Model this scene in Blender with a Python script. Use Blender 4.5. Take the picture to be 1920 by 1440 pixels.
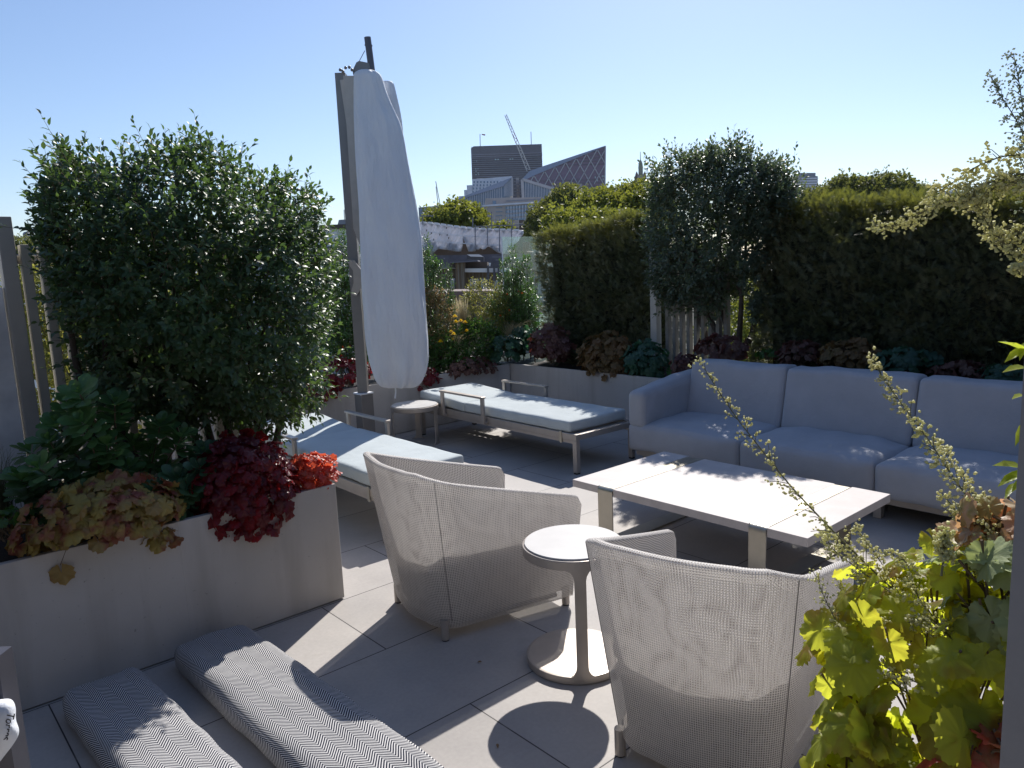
import bpy, bmesh, math, random
import numpy as np
from mathutils import Vector, Matrix
random.seed(7)
RS = np.random.RandomState(11)
for o in list(bpy.data.objects): bpy.data.objects.remove(o)
scene = bpy.context.scene
COL = scene.collection

# ---------------------------------------------------------------- camera
FPX = 1416.0; H = 1.65
def nrm(v):
    v = np.array(v, float); return v/np.linalg.norm(v)
_u = nrm([1637, -290, FPX]); _z = -nrm([401, 9180, FPX])
_v = nrm(np.cross(_z, _u))
if _v[0] > 0: _v = -_v
_u = nrm(np.cross(_v, _z))
if _u[0] < 0: _u = -_u
R = np.array([_u, _v, _z])                 # image (right, down, forward) -> world
cam_d = bpy.data.cameras.new('camera'); cam = bpy.data.objects.new('camera', cam_d); COL.objects.link(cam)
cam_d.sensor_width = 36; cam_d.lens = FPX/1920*36; cam_d.clip_start = 0.05; cam_d.clip_end = 5000
M = Matrix.Identity(4)
for i in range(3):
    M[i][0] = R[i][0]; M[i][1] = -R[i][1]; M[i][2] = -R[i][2]
M[2][3] = H
cam.matrix_world = M
scene.camera = cam
scene.render.resolution_x = 1024; scene.render.resolution_y = 768

# ---------------------------------------------------------------- light
SUN_EL = math.radians(41.7); SUN_AZ = math.radians(33.6)
sdir = Vector((math.cos(SUN_EL)*math.cos(SUN_AZ), math.cos(SUN_EL)*math.sin(SUN_AZ), math.sin(SUN_EL)))
w = bpy.data.worlds.new('World'); scene.world = w; w.use_nodes = True
nt = w.node_tree; bg = nt.nodes['Background']
sky = nt.nodes.new('ShaderNodeTexSky'); sky.sky_type = 'NISHITA'; sky.sun_disc = False
sky.sun_elevation = SUN_EL; sky.sun_rotation = math.radians(90) - SUN_AZ
sky.air_density = 1.0; sky.dust_density = 0.45; sky.ozone_density = 2.6; sky.altitude = 60
tn = nt.nodes.new('ShaderNodeMix'); tn.data_type = 'RGBA'; tn.blend_type = 'MULTIPLY'; tn.inputs[0].default_value = 1; tn.inputs[7].default_value = (.97, .98, 1.05, 1)
nt.links.new(sky.outputs[0], tn.inputs[6]); nt.links.new(tn.outputs[2], bg.inputs[0]); bg.inputs[1].default_value = 0.09
sd = bpy.data.lights.new('sun', 'SUN'); sd.energy = 4.0; sd.angle = math.radians(0.53); sd.color = (1.0, 0.95, 0.88)
so = bpy.data.objects.new('sun', sd); COL.objects.link(so); so.location = (20, 15, 30)
so.rotation_mode = 'QUATERNION'; so.rotation_quaternion = sdir.to_track_quat('Z', 'Y')
scene.view_settings.view_transform = 'Standard'; scene.view_settings.look = 'None'
scene.view_settings.exposure = 0.53; scene.view_settings.gamma = 1.0
scene.cycles.max_bounces = 8; scene.cycles.transparent_max_bounces = 24

# ---------------------------------------------------------------- pixel helpers (photo 1920x1440)
hd = nrm([R[0][2], R[1][2], 0]); rt = np.array([hd[1], -hd[0], 0.0])
def ray(px, py): return R @ np.array([px-960., py-720., FPX])
O = np.array([0, 0, H])
def Zp(px, py, z): r = ray(px, py); return O + r*((z-H)/r[2])
def Xp(px, py, x): r = ray(px, py); return O + r*(x/r[0])
def Yp(px, py, y): r = ray(px, py); return O + r*(y/r[1])
def Dp(px, py, d): r = ray(px, py); return O + r*(d/float(r @ hd))
def proj(P):
    q = R.T @ (np.array(P, float)-O); return (960+FPX*q[0]/q[2], 720+FPX*q[1]/q[2])

# ---------------------------------------------------------------- materials
def NM(name):
    m = bpy.data.materials.new(name); m.use_nodes = True
    n = m.node_tree; b = n.nodes['Principled BSDF']; return m, n, b
def val(n, a, v):
    a.default_value = v
def mix(n, fac, a, b, mode='MIX'):
    x = n.nodes.new('ShaderNodeMix'); x.data_type = 'RGBA'; x.blend_type = mode
    for s, q in ((x.inputs[0], fac), (x.inputs[6], a), (x.inputs[7], b)):
        if isinstance(q, (int, float)): s.default_value = q
        elif isinstance(q, tuple): s.default_value = q if len(q) == 4 else (*q, 1)
        else: n.links.new(q, s)
    return x.outputs[2]
def math_(n, op, a, b=None, c=None):
    x = n.nodes.new('ShaderNodeMath'); x.operation = op
    for i, q in enumerate((a, b, c)):
        if q is None: continue
        if isinstance(q, (int, float)): x.inputs[i].default_value = q
        else: n.links.new(q, x.inputs[i])
    return x.outputs[0]
def noise(n, scale, detail=4, vec=None, rough=.55):
    x = n.nodes.new('ShaderNodeTexNoise'); x.inputs['Scale'].default_value = scale
    x.inputs['Detail'].default_value = detail; x.inputs['Roughness'].default_value = rough
    if vec is None:
        tc = n.nodes.new('ShaderNodeTexCoord'); vec = tc.outputs['Object']
    n.links.new(vec, x.inputs['Vector']); return x.outputs[0]
def ramp(n, fac, stops):
    x = n.nodes.new('ShaderNodeValToRGB'); n.links.new(fac, x.inputs[0])
    e = x.color_ramp.elements
    while len(e) < len(stops): e.new(0.5)
    for i, (p, c) in enumerate(stops):
        e[i].position = p; e[i].color = (*c, 1) if len(c) == 3 else c
    return x.outputs[0]
def bump(n, b, hsock, strength=.3, dist=.01):
    x = n.nodes.new('ShaderNodeBump'); x.inputs['Strength'].default_value = strength; x.inputs['Distance'].default_value = dist
    n.links.new(hsock, x.inputs['Height']); n.links.new(x.outputs[0], b.inputs['Normal'])
def simple(name, col, rough=.6, var=.12, scale=6., metal=0., bmp=0., bscale=80., spec=.5, var2=0.):
    m, n, b = NM(name)
    c2 = tuple(max(0, c*(1-var)) for c in col); c3 = tuple(min(1, c*(1+var)) for c in col)
    f = noise(n, scale, 5)
    c = ramp(n, f, [(.3, c2), (.7, c3)])
    n.links.new(c, b.inputs['Base Color'])
    rr = n.nodes.new('ShaderNodeMapRange'); n.links.new(f, rr.inputs[0])
    rr.inputs[3].default_value = max(.02, rough-.08); rr.inputs[4].default_value = min(1, rough+.08)
    n.links.new(rr.outputs[0], b.inputs['Roughness'])
    b.inputs['Metallic'].default_value = metal
    b.inputs['Specular IOR Level'].default_value = spec
    if bmp: bump(n, b, noise(n, bscale, 3), bmp, .004)
    return m
def leafmat(name, cols, rough=.4, trans=.4, tcol=None, spec=.5, patch=None):
    """cols: stops picked per leaf (random per island), thin translucent sheet"""
    m, n, b = NM(name)
    g = n.nodes.new('ShaderNodeNewGeometry')
    k = len(cols)
    c = ramp(n, g.outputs['Random Per Island'], [(i/(max(1, k-1)), cols[i]) for i in range(k)])
    c = mix(n, .55, c, ramp(n, noise(n, 3.0, 3), [(.35, tuple(x*.75 for x in cols[0])), (.65, tuple(min(1, x*1.25) for x in cols[-1]))]))
    if patch:
        c = mix(n, ramp(n, noise(n, patch[1], 4), [(.5, (0, 0, 0)), (.62, (1, 1, 1))]), c, patch[0])
    n.links.new(c, b.inputs['Base Color']); b.inputs['Roughness'].default_value = rough
    b.inputs['Specular IOR Level'].default_value = spec
    bump(n, b, noise(n, 130, 3), .35, .003)
    t = n.nodes.new('ShaderNodeBsdfTranslucent')
    if tcol: n.links.new(mix(n, .6, c, tcol), t.inputs[0])
    else: n.links.new(c, t.inputs[0])
    ms = n.nodes.new('ShaderNodeMixShader'); ms.inputs[0].default_value = trans
    out = n.nodes['Material Output']
    n.links.new(b.outputs[0], ms.inputs[1]); n.links.new(t.outputs[0], ms.inputs[2]); n.links.new(ms.outputs[0], out.inputs[0])
    return m
MT = {}
# terrace paving: large porcelain slabs, 1.2 x 0.6 running bond
def floor_mat():
    m, n, b = NM('paving')
    tc = n.nodes.new('ShaderNodeTexCoord'); mp = n.nodes.new('ShaderNodeMapping')
    mp.inputs['Location'].default_value = (-(1.6-12.0), -(2.168-6.03*2), 0)
    n.links.new(tc.outputs['Object'], mp.inputs[0])
    br = n.nodes.new('ShaderNodeTexBrick'); n.links.new(mp.outputs[0], br.inputs[0])
    br.offset = .5; br.inputs['Scale'].default_value = 1; br.inputs['Brick Width'].default_value = 1.2
    br.inputs['Row Height'].default_value = .603; br.inputs['Mortar Size'].default_value = .0028
    br.inputs['Mortar Smooth'].default_value = .1; br.inputs['Bias'].default_value = 0
    br.inputs['Color1'].default_value = (.40, .375, .355, 1); br.inputs['Color2'].default_value = (.475, .45, .43, 1)
    br.inputs['Mortar'].default_value = (.035, .033, .035, 1)
    f = noise(n, 1.6, 6); f2 = noise(n, 60, 3); f3 = noise(n, 7, 5)
    c = mix(n, .55, br.outputs[0], ramp(n, f, [(.3, (.62, .62, .64)), (.7, (1.14, 1.13, 1.11))]), 'MULTIPLY')
    c = mix(n, .35, c, ramp(n, f2, [(.35, (.85, .85, .85)), (.65, (1.05, 1.05, 1.05))]), 'MULTIPLY')
    c = mix(n, ramp(n, f3, [(.60, (0, 0, 0)), (.74, (.5, .5, .5))]), c, (.36, .335, .31))
    n.links.new(c, b.inputs['Base Color']); b.inputs['Roughness'].default_value = .62
    b.inputs['Specular IOR Level'].default_value = .35
    bump(n, b, f2, .08, .003)
    return m
MT['floor'] = floor_mat()
def planter_mat():
    m, n, b = NM('planter_porcelain'); tc = n.nodes.new('ShaderNodeTexCoord'); mp = n.nodes.new('ShaderNodeMapping'); mp.inputs['Scale'].default_value = (7, 7, .8)
    n.links.new(tc.outputs['Object'], mp.inputs[0])
    c = ramp(n, noise(n, 2.2, 6), [(.3, (.46, .435, .41)), (.7, (.54, .51, .485))])
    c = mix(n, ramp(n, noise(n, 1.0, 5, mp.outputs[0]), [(.52, (0, 0, 0)), (.72, (.55, .55, .55))]), c, (.37, .34, .31))
    c = mix(n, ramp(n, noise(n, 45, 4), [(.66, (0, 0, 0)), (.74, (.6, .6, .6))]), c, (.22, .20, .18))
    n.links.new(c, b.inputs['Base Color']); b.inputs['Roughness'].default_value = .55; b.inputs['Specular IOR Level'].default_value = .3
    bump(n, b, noise(n, 120, 3), .06, .003); return m
MT['planter'] = planter_mat()
MT['joint'] = simple('joint', (.55, .52, .49), .7, .05)
MT['soil'] = simple('soil', (.02, .015, .012), .95, .4, 25, bmp=.8, bscale=40)
MT['post'] = simple('painted_aluminium', (.50, .47, .42), .5, .07, 9, spec=.4)
MT['slat'] = simple('slat_paint', (.52, .49, .42), .55, .08, 9, spec=.35)
MT['slatdark'] = simple('dark_slat_paint', (.26, .24, .205), .65, .2, 9, spec=.3)  # darker copy of the slat colour, toned down for the right fence
MT['mastm'] = simple('mast_aluminium', (.21, .2, .195), .42, .1, 5, metal=.3)
MT['darkmetal'] = simple('dark_metal', (.1, .1, .12), .45, .1, 8, metal=.4)
MT['champ'] = simple('champagne_metal', (.43, .385, .345), .42, .07, 12, metal=.35)
MT['brushed'] = simple('brushed_strap', (.47, .44, .37), .34, .08, 14, metal=.75)
MT['stone'] = simple('stone_top', (.53, .49, .475), .55, .09, 9, bmp=.03, spec=.3)
MT['disc'] = simple('disc_stone', (.50, .49, .48), .5, .09, 6, spec=.35)
MT['plaster'] = simple('plaster', (.80, .80, .80), .8, .22, 5, bmp=.4, bscale=30)
def canvas():
    m, n, b = NM('canvas_cover'); tc = n.nodes.new('ShaderNodeTexCoord'); mp = n.nodes.new('ShaderNodeMapping'); mp.inputs['Scale'].default_value = (5, 5, 1.3)
    n.links.new(tc.outputs['Object'], mp.inputs[0]); f = noise(n, 1.0, 5, mp.outputs[0], .5); g = noise(n, 2.5, 4)
    n.links.new(ramp(n, g, [(.3, (.70, .73, .79)), (.7, (.77, .80, .85))]), b.inputs['Base Color']); b.inputs['Roughness'].default_value = .6; b.inputs['Specular IOR Level'].default_value = .3
    bump(n, b, f, .9, .10)
    t = n.nodes.new('ShaderNodeBsdfTranslucent'); t.inputs[0].default_value = (.75, .78, .82, 1); ms = n.nodes.new('ShaderNodeMixShader'); ms.inputs[0].default_value = .12
    n.links.new(b.outputs[0], ms.inputs[1]); n.links.new(t.outputs[0], ms.inputs[2]); n.links.new(ms.outputs[0], n.nodes['Material Output'].inputs[0])
    return m
MT['canvas'] = canvas()
MT['bark'] = simple('bark', (.075, .058, .045), .85, .35, 14, bmp=.7, bscale=60)
MT['twig'] = simple('twig', (.14, .1, .065), .8, .3, 30)
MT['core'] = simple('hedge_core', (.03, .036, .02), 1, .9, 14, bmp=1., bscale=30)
MT['rubber'] = simple('rubber', (.02, .02, .02), .7)
MT['towel'] = simple('towel', (.75, .78, .83), .9, .05, 9, bmp=.5, bscale=150)
MT['ink'] = simple('ink', (.03, .03, .04), .7)
MT['greywall'] = simple('frame_paint', (.27, .265, .27), .6, .06, 5, bmp=.1, bscale=150)
def fabric(name, c, rough=.85, sc=900, st=.25):
    m, n, b = NM(name)
    tc = n.nodes.new('ShaderNodeTexCoord')
    wv = n.nodes.new('ShaderNodeTexWave'); wv.inputs['Scale'].default_value = 90; wv.wave_type = 'BANDS'; wv.bands_direction = 'Y'
    wv.inputs['Distortion'].default_value = 1.0; n.links.new(tc.outputs['Object'], wv.inputs[0])
    f = noise(n, 5, 5)
    col = mix(n, .10, ramp(n, f, [(.3, tuple(x*.93 for x in c)), (.7, tuple(min(1, x*1.06) for x in c))]), wv.outputs[0], 'MULTIPLY')
    n.links.new(col, b.inputs['Base Color']); b.inputs['Roughness'].default_value = rough
    b.inputs['Specular IOR Level'].default_value = .2
    try: b.inputs['Sheen Weight'].default_value = .15
    except Exception: pass
    h = math_(n, 'ADD', math_(n, 'MULTIPLY', noise(n, sc, 2), .06), noise(n, 9, 4))
    bump(n, b, h, st*1.6, .02)
    return m
MT['sofa'] = fabric('sofa_fabric', (.42, .435, .475))
MT['lounge'] = fabric('lounger_fabric', (.53, .585, .60))
def herring():
    m, n, b = NM('herringbone')
    tc = n.nodes.new('ShaderNodeTexCoord'); sp = n.nodes.new('ShaderNodeSeparateXYZ')
    wob = n.nodes.new('ShaderNodeTexNoise'); wob.inputs['Scale'].default_value = 5; n.links.new(tc.outputs['Object'], wob.inputs[0])
    n.links.new(tc.outputs['Object'], sp.inputs[0])
    u = math_(n, 'ADD', sp.outputs[0], math_(n, 'MULTIPLY', math_(n, 'SUBTRACT', wob.outputs[0], .5), .02))
    u = math_(n, 'ADD', u, math_(n, 'MULTIPLY', sp.outputs[2], .6))
    pp = math_(n, 'PINGPONG', math_(n, 'ADD', u, 5.0), .037)
    wv = math_(n, 'ADD', math_(n, 'ADD', sp.outputs[1], math_(n, 'MULTIPLY', sp.outputs[2], .5)), math_(n, 'MULTIPLY', pp, 1.25))
    s = math_(n, 'FRACT', math_(n, 'DIVIDE', math_(n, 'ADD', wv, 20.0), .0132))
    tri = math_(n, 'ABSOLUTE', math_(n, 'SUBTRACT', math_(n, 'MULTIPLY', s, 2), 1))
    msk = ramp(n, tri, [(.50, (.018, .023, .045)), (.62, (.72, .71, .70))])
    f = noise(n, 260, 2)
    c = mix(n, .5, msk, ramp(n, f, [(.3, (.75, .75, .75)), (.7, (1.15, 1.15, 1.15))]), 'MULTIPLY')
    n.links.new(c, b.inputs['Base Color']); b.inputs['Roughness'].default_value = .9; b.inputs['Specular IOR Level'].default_value = .15
    bump(n, b, tri, .5, .003)
    return m
MT['herring'] = herring()
def weave(P, holes, tr_, wob, name):
    m, n, b = NM(name)
    uv = n.nodes.new('ShaderNodeUVMap'); uv.uv_map = 'UVMap'
    sp = n.nodes.new('ShaderNodeSeparateXYZ'); nz = n.nodes.new('ShaderNodeTexNoise'); nz.inputs['Scale'].default_value = 4.5; nz.inputs['Detail'].default_value = 1; n.links.new(uv.outputs[0], nz.inputs[0])
    va = n.nodes.new('ShaderNodeVectorMath'); va.operation = 'MULTIPLY_ADD'; n.links.new(nz.outputs[1], va.inputs[0]); va.inputs[1].default_value = (wob, wob, 0); n.links.new(uv.outputs[0], va.inputs[2])
    n.links.new(va.outputs[0], sp.inputs[0])
    def tri(s):
        f = math_(n, 'FRACT', math_(n, 'DIVIDE', math_(n, 'ADD', s, 10.0), P))
        return math_(n, 'ABSOLUTE', math_(n, 'SUBTRACT', math_(n, 'MULTIPLY', f, 2), 1))
    tu = tri(sp.outputs[0]); tv = tri(sp.outputs[1])
    mx = math_(n, 'MAXIMUM', tu, tv)
    thr = ramp(n, mx, [(.58, (0, 0, 0)), (.68, (1, 1, 1))])      # 1 = pale thread
    cell = (.24, .21, .195)
    col = mix(n, thr, cell, (.80, .77, .735))
    n.links.new(col, b.inputs['Base Color']); b.inputs['Roughness'].default_value = .55
    b.inputs['Specular IOR Level'].default_value = .3
    tl = n.nodes.new('ShaderNodeBsdfTranslucent'); n.links.new(col, tl.inputs[0])
    tr = n.nodes.new('ShaderNodeBsdfTransparent')
    ms = n.nodes.new('ShaderNodeMixShader'); ms.inputs[0].default_value = tr_
    n.links.new(b.outputs[0], ms.inputs[1]); n.links.new(tl.outputs[0], ms.inputs[2])
    hole = math_(n, 'MULTIPLY', math_(n, 'SUBTRACT', 1.0, thr), holes)
    m2 = n.nodes.new('ShaderNodeMixShader'); n.links.new(hole, m2.inputs[0])
    n.links.new(ms.outputs[0], m2.inputs[1]); n.links.new(tr.outputs[0], m2.inputs[2])
    n.links.new(m2.outputs[0], n.nodes['Material Output'].inputs[0])
    bump(n, b, mx, .3, .002)
    return m
MT['weave'] = weave(.0084, .52, .30, .006, 'woven_mesh'); MT['weave_in'] = weave(.0089, .06, .50, .05, 'woven_lining')
def glass(name, tint, a=.25):
    m, n, b = NM(name)
    g = n.nodes.new('ShaderNodeBsdfGlossy'); g.inputs['Roughness'].default_value = .05; g.inputs[0].default_value = (*tint, 1)
    t = n.nodes.new('ShaderNodeBsdfTransparent'); t.inputs[0].default_value = (.80, .92, .90, 1)
    ms = n.nodes.new('ShaderNodeMixShader'); ms.inputs[0].default_value = a
    n.links.new(t.outputs[0], ms.inputs[1]); n.links.new(g.outputs[0], ms.inputs[2]); n.links.new(ms.outputs[0], n.nodes['Material Output'].inputs[0])
    return m
MT['glass'] = glass('glass', (.9, .97, .96), .13)

# ---------------------------------------------------------------- object helpers
def tag(o, label=None, cat=None, group=None, kind=None):
    if label: o['label'] = label
    if cat: o['category'] = cat
    if group: o['group'] = group
    if kind: o['kind'] = kind
    return o
def thing(name, label, cat, loc=(0, 0, 0), rz=0., group=None):
    o = bpy.data.objects.new(name, None); COL.objects.link(o); o.empty_display_size = .2
    o.location = tuple(loc); o.rotation_euler = (0, 0, rz)
    return tag(o, label, cat, group)
def link(name, me, mat, parent=None, smooth=False, auto=None):
    o = bpy.data.objects.new(name, me); COL.objects.link(o)
    if mat is not None:
        for x in (mat if isinstance(mat, (list, tuple)) else [mat]): me.materials.append(x)
    if smooth: me.polygons.foreach_set('use_smooth', [True]*len(me.polygons))
    if parent: o.parent = parent
    return o
def obj(name, bm, mat, parent=None, smooth=False):
    me = bpy.data.meshes.new(name)
    bmesh.ops.recalc_face_normals(bm, faces=bm.faces)
    bm.to_mesh(me); bm.free()
    return link(name, me, mat, parent, smooth)
def B(): return bmesh.new()
def box(bm, x0, x1, y0, y1, z0, z1, bev=0., rot=None, loc=None, seg=2):
    t = bmesh.new(); bmesh.ops.create_cube(t, size=1)
    for v in t.verts:
        v.co = Vector(((x0+x1)/2+v.co.x*(x1-x0), (y0+y1)/2+v.co.y*(y1-y0), (z0+z1)/2+v.co.z*(z1-z0)))
    if bev: bmesh.ops.bevel(t, geom=t.edges[:], offset=bev, segments=seg, affect='EDGES', profile=.5)
    if rot is not None:
        bmesh.ops.transform(t, matrix=rot, verts=t.verts)
    me = bpy.data.meshes.new('t'); t.to_mesh(me); t.free(); bm.from_mesh(me); bpy.data.meshes.remove(me)
def prism(bm, pts, vec):
    """closed polygon (list of 3D points) extruded by vec"""
    a = [bm.verts.new(Vector(p)) for p in pts]; b = [bm.verts.new(Vector(p)+Vector(vec)) for p in pts]
    n = len(pts); bm.faces.new(a); bm.faces.new(b[::-1])
    for i in range(n): bm.faces.new((a[i], b[i], b[(i+1) % n], a[(i+1) % n]))
def tube(bm, pts, rad, n=8, caps=True):
    pts = [Vector(p) for p in pts]; rings = []
    for i, p in enumerate(pts):
        d = (pts[min(i+1, len(pts)-1)]-pts[max(i-1, 0)]).normalized()
        a = Vector((0, 0, 1)) if abs(d.z) < .9 else Vector((1, 0, 0))
        x = d.cross(a).normalized(); y = d.cross(x)
        r = rad[i] if hasattr(rad, '__len__') else rad
        rings.append([bm.verts.new(p+(x*math.cos(t)+y*math.sin(t))*r) for t in [2*math.pi*k/n for k in range(n)]])
    for A, C in zip(rings, rings[1:]):
        for k in range(n): bm.faces.new((A[k], A[(k+1) % n], C[(k+1) % n], C[k]))
    if caps: bm.faces.new(rings[0][::-1]); bm.faces.new(rings[-1])
def lathe(bm, prof, cx=0, cy=0, n=48):
    rings = []
    for r, z in prof:
        rings.append([bm.verts.new((cx+r*math.cos(2*math.pi*k/n), cy+r*math.sin(2*math.pi*k/n), z)) for k in range(n)] if r > 1e-6 else [bm.verts.new((cx, cy, z))])
    for A, C in zip(rings, rings[1:]):
        for k in range(n):
            k2 = (k+1) % n
            f = [A[k % len(A)], A[k2 % len(A)], C[k2 % len(C)], C[k % len(C)]]
            g = []
            for q in f:
                if q not in g: g.append(q)
            if len(g) > 2: bm.faces.new(g)
def bar(bm, p, q, wd, dp, up=(0, 0, 1)):
    """rectangular bar from p to q"""
    p = Vector(p); q = Vector(q); d = (q-p).normalized(); upv = Vector(up)
    x = d.cross(upv).normalized()*wd/2; y = x.cross(d).normalized()*dp/2
    a = [bm.verts.new(p+s*x+t*y) for s, t in ((-1, -1), (1, -1), (1, 1), (-1, 1))]
    b = [bm.verts.new(q+s*x+t*y) for s, t in ((-1, -1), (1, -1), (1, 1), (-1, 1))]
    bm.faces.new(a[::-1]); bm.faces.new(b)
    for i in range(4): bm.faces.new((a[i], a[(i+1) % 4], b[(i+1) % 4], b[i]))
def npmesh(name, V, F, mat, parent=None, smooth=False, midx=None):
    """V (n,3); F list of arrays grouped by size [(k,m) int arrays]"""
    me = bpy.data.meshes.new(name)
    V = np.asarray(V, np.float32); me.vertices.add(len(V)); me.vertices.foreach_set('co', V.ravel())
    loops = np.concatenate([f.ravel() for f in F]).astype(np.int32)
    tot = np.concatenate([np.full(len(f), f.shape[1]) for f in F]).astype(np.int32)
    st = np.concatenate([[0], np.cumsum(tot)[:-1]]).astype(np.int32)
    me.loops.add(len(loops)); me.loops.foreach_set('vertex_index', loops)
    me.polygons.add(len(tot)); me.polygons.foreach_set('loop_start', st)
    try: me.polygons.foreach_set('loop_total', tot)
    except Exception: pass
    if smooth: me.polygons.foreach_set('use_smooth', np.ones(len(tot), bool))
    me.update(calc_edges=True); me.validate()
    return link(name, me, mat, parent)
def unit(a): return a/np.maximum(1e-9, np.linalg.norm(a, axis=1, keepdims=True))
def leaves(templ, P, D, N, S, flat=True):
    """instances of a leaf template -> V, F"""
    TV, TF = templ
    P = np.asarray(P, float); D = unit(np.asarray(D, float)); N = np.asarray(N, float)
    X = unit(np.cross(D, N)); Z = unit(np.cross(X, D))
    S = np.asarray(S, float).reshape(-1, 1, 1)
    V = P[:, None, :] + S*(TV[None, :, 0:1]*X[:, None, :] + TV[None, :, 1:2]*D[:, None, :] + TV[None, :, 2:3]*Z[:, None, :])
    k = len(TV); n = len(P); off = (np.arange(n)*k)
    F = []
    for f in TF:
        F.append((f[None, :, :] + off[:, None, None]).reshape(-1, f.shape[1]))
    return V.reshape(-1, 3), F
def merge(parts):
    V = []; F3 = []; F4 = []; o = 0
    for v, f in parts:
        for g in f: (F3 if g.shape[1] == 3 else F4).append(g+o)
        V.append(v); o += len(v)
    F = []
    if F3: F.append(np.concatenate(F3))
    if F4: F.append(np.concatenate(F4))
    return np.concatenate(V), F
def rv(n, s=1.): return RS.normal(0, s, (n, 3))
# leaf templates: y along the leaf, z its upper side
def t_ovate(wd=.27, droop=.22):
    V = np.array([(0, 0, 0), (-wd*.85, .3, .05), (0, .3, -.01), (wd*.85, .3, .05), (-wd*.8, .62, .02), (0, .64, -.05), (wd*.8, .62, .02), (0, 1, -droop)], float)
    return V, [np.array([(0, 2, 1), (0, 3, 2), (4, 5, 7), (5, 6, 7)]), np.array([(1, 2, 5, 4), (2, 3, 6, 5)])]
def t_obov(wd=.2):
    V = np.array([(0, 0, 0), (-wd*.5, .35, .03), (0, .35, -.01), (wd*.5, .35, .03), (-wd, .72, .03), (0, .72, -.03), (wd, .72, .03), (-wd*.55, .93, -.02), (wd*.55, .93, -.02), (0, 1, -.06)], float)
    return V, [np.array([(0, 2, 1), (0, 3, 2), (7, 5, 9), (5, 8, 9), (4, 5, 7), (5, 6, 8)]), np.array([(1, 2, 5, 4), (2, 3, 6, 5)])]
def t_lobed(n=30, lobes=5, teeth=.07, ruffle=.08, seed=0, cup=.1):
    rs = np.random.RandomState(seed)
    th = np.linspace(-math.pi*.95, math.pi*.95, n)
    r = .40+.085*np.abs(np.cos(th*lobes*.5))**.7+.035*np.cos(th) + teeth*np.where(np.arange(n) % 2 == 0, 1, -1)*(.5+.5*rs.rand(n))
    r *= (1-.12*np.abs(th/math.pi)**4)*(1+rs.normal(0, .025, n))
    rings = []; fr = (.36, .7, 1.0) if n > 40 else (.55, 1.0)
    for q in fr:
        rr_ = r*(q if q < 1 else 1)+(0 if q == 1 else 0)
        if q < 1: rr_ = (.75*r+.25*r.mean())*q*(1+rs.normal(0, .03, n))
        zz = ruffle*q*q*np.cos(th*lobes+.4)*.8+rs.normal(0, ruffle*.30*q, n)-cup*(rr_/.5)**2+ruffle*.35*np.sin(th*3+rs.rand()*6)*q
        rings.append(np.stack([np.sin(th)*rr_, .40+np.cos(th)*rr_, zz], 1))
    V = np.concatenate([[(0, .38, -.02)]]+rings); f3 = []; f4 = []
    for k in range(n-1):
        f3.append((0, 1+k+1, 1+k))
        for m in range(len(fr)-1): a = 1+m*n+k; f4.append((a, a+1, a+n+1, a+n))
    return V, [np.array(f3), np.array(f4)]
def t_sprig(pairs=5, wd=.07, L=.42):
    V = []; F = []
    for i in range(pairs):
        y = .12+.75*i/pairs; l = L*(1-.45*i/pairs)
        for s in (-1, 1):
            b = len(V)
            V += [(0, y, 0), (s*l*.8, y+l*.55, .04), (0, y+wd*1.6, .0)]
            F.append((b, b+1, b+2) if s < 0 else (b, b+2, b+1))
    b = len(V); V += [(-wd*.5, .7, 0), (wd*.5, .7, 0), (0, 1.12, 0)]; F.append((b, b+1, b+2))
    return np.array(V, float), [np.array(F)]
def t_tuft():
    """a ragged clump of five leaf faces for far crowns"""
    V = []; F = []
    rs = np.random.RandomState(3)
    for i in range(5):
        c = rs.normal(0, .33, 3); a = unit(rs.normal(0, 1, (1, 3)))[0]; b_ = unit(np.cross(a, rs.normal(0, 1, 3))[None])[0]
        k = len(V); V += [c-a*.3, c+b_*.18, c+a*.34, c-b_*.2]; F.append((k, k+1, k+2, k+3))
    return np.array(V), [np.array(F)]
def t_bell():
    V = np.array([(0, 0, 0), (.35, .45, 0), (0, .5, .35), (-.35, .45, 0), (0, .4, -.35), (.18, 1, .2), (-.2, .95, -.1)], float)
    return V, [np.array([(0, 1, 2), (0, 2, 3), (0, 3, 4), (0, 4, 1), (1, 5, 2), (2, 5, 6), (2, 6, 3), (4, 6, 5), (4, 5, 1), (3, 6, 4)])]
def inside(poly, P):
    x, y = P[:, 0], P[:, 1]; c = np.zeros(len(P), bool); n = len(poly)
    for i in range(n):
        x0, y0 = poly[i]; x1, y1 = poly[(i+1) % n]
        k = ((y0 > y) != (y1 > y)) & (x < (x1-x0)*(y-y0)/((y1-y0) or 1e-9)+x0); c ^= k
    return c
def edgedist(poly, P):
    d = np.full(len(P), 1e9); n = len(poly)
    for i in range(n):
        a = np.array(poly[i], float); b = np.array(poly[(i+1) % n], float); ab = b-a
        t = np.clip(((P-a) @ ab)/(ab @ ab+1e-9), 0, 1); d = np.minimum(d, np.linalg.norm(P-a-t[:, None]*ab, axis=1))
    return d
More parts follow.
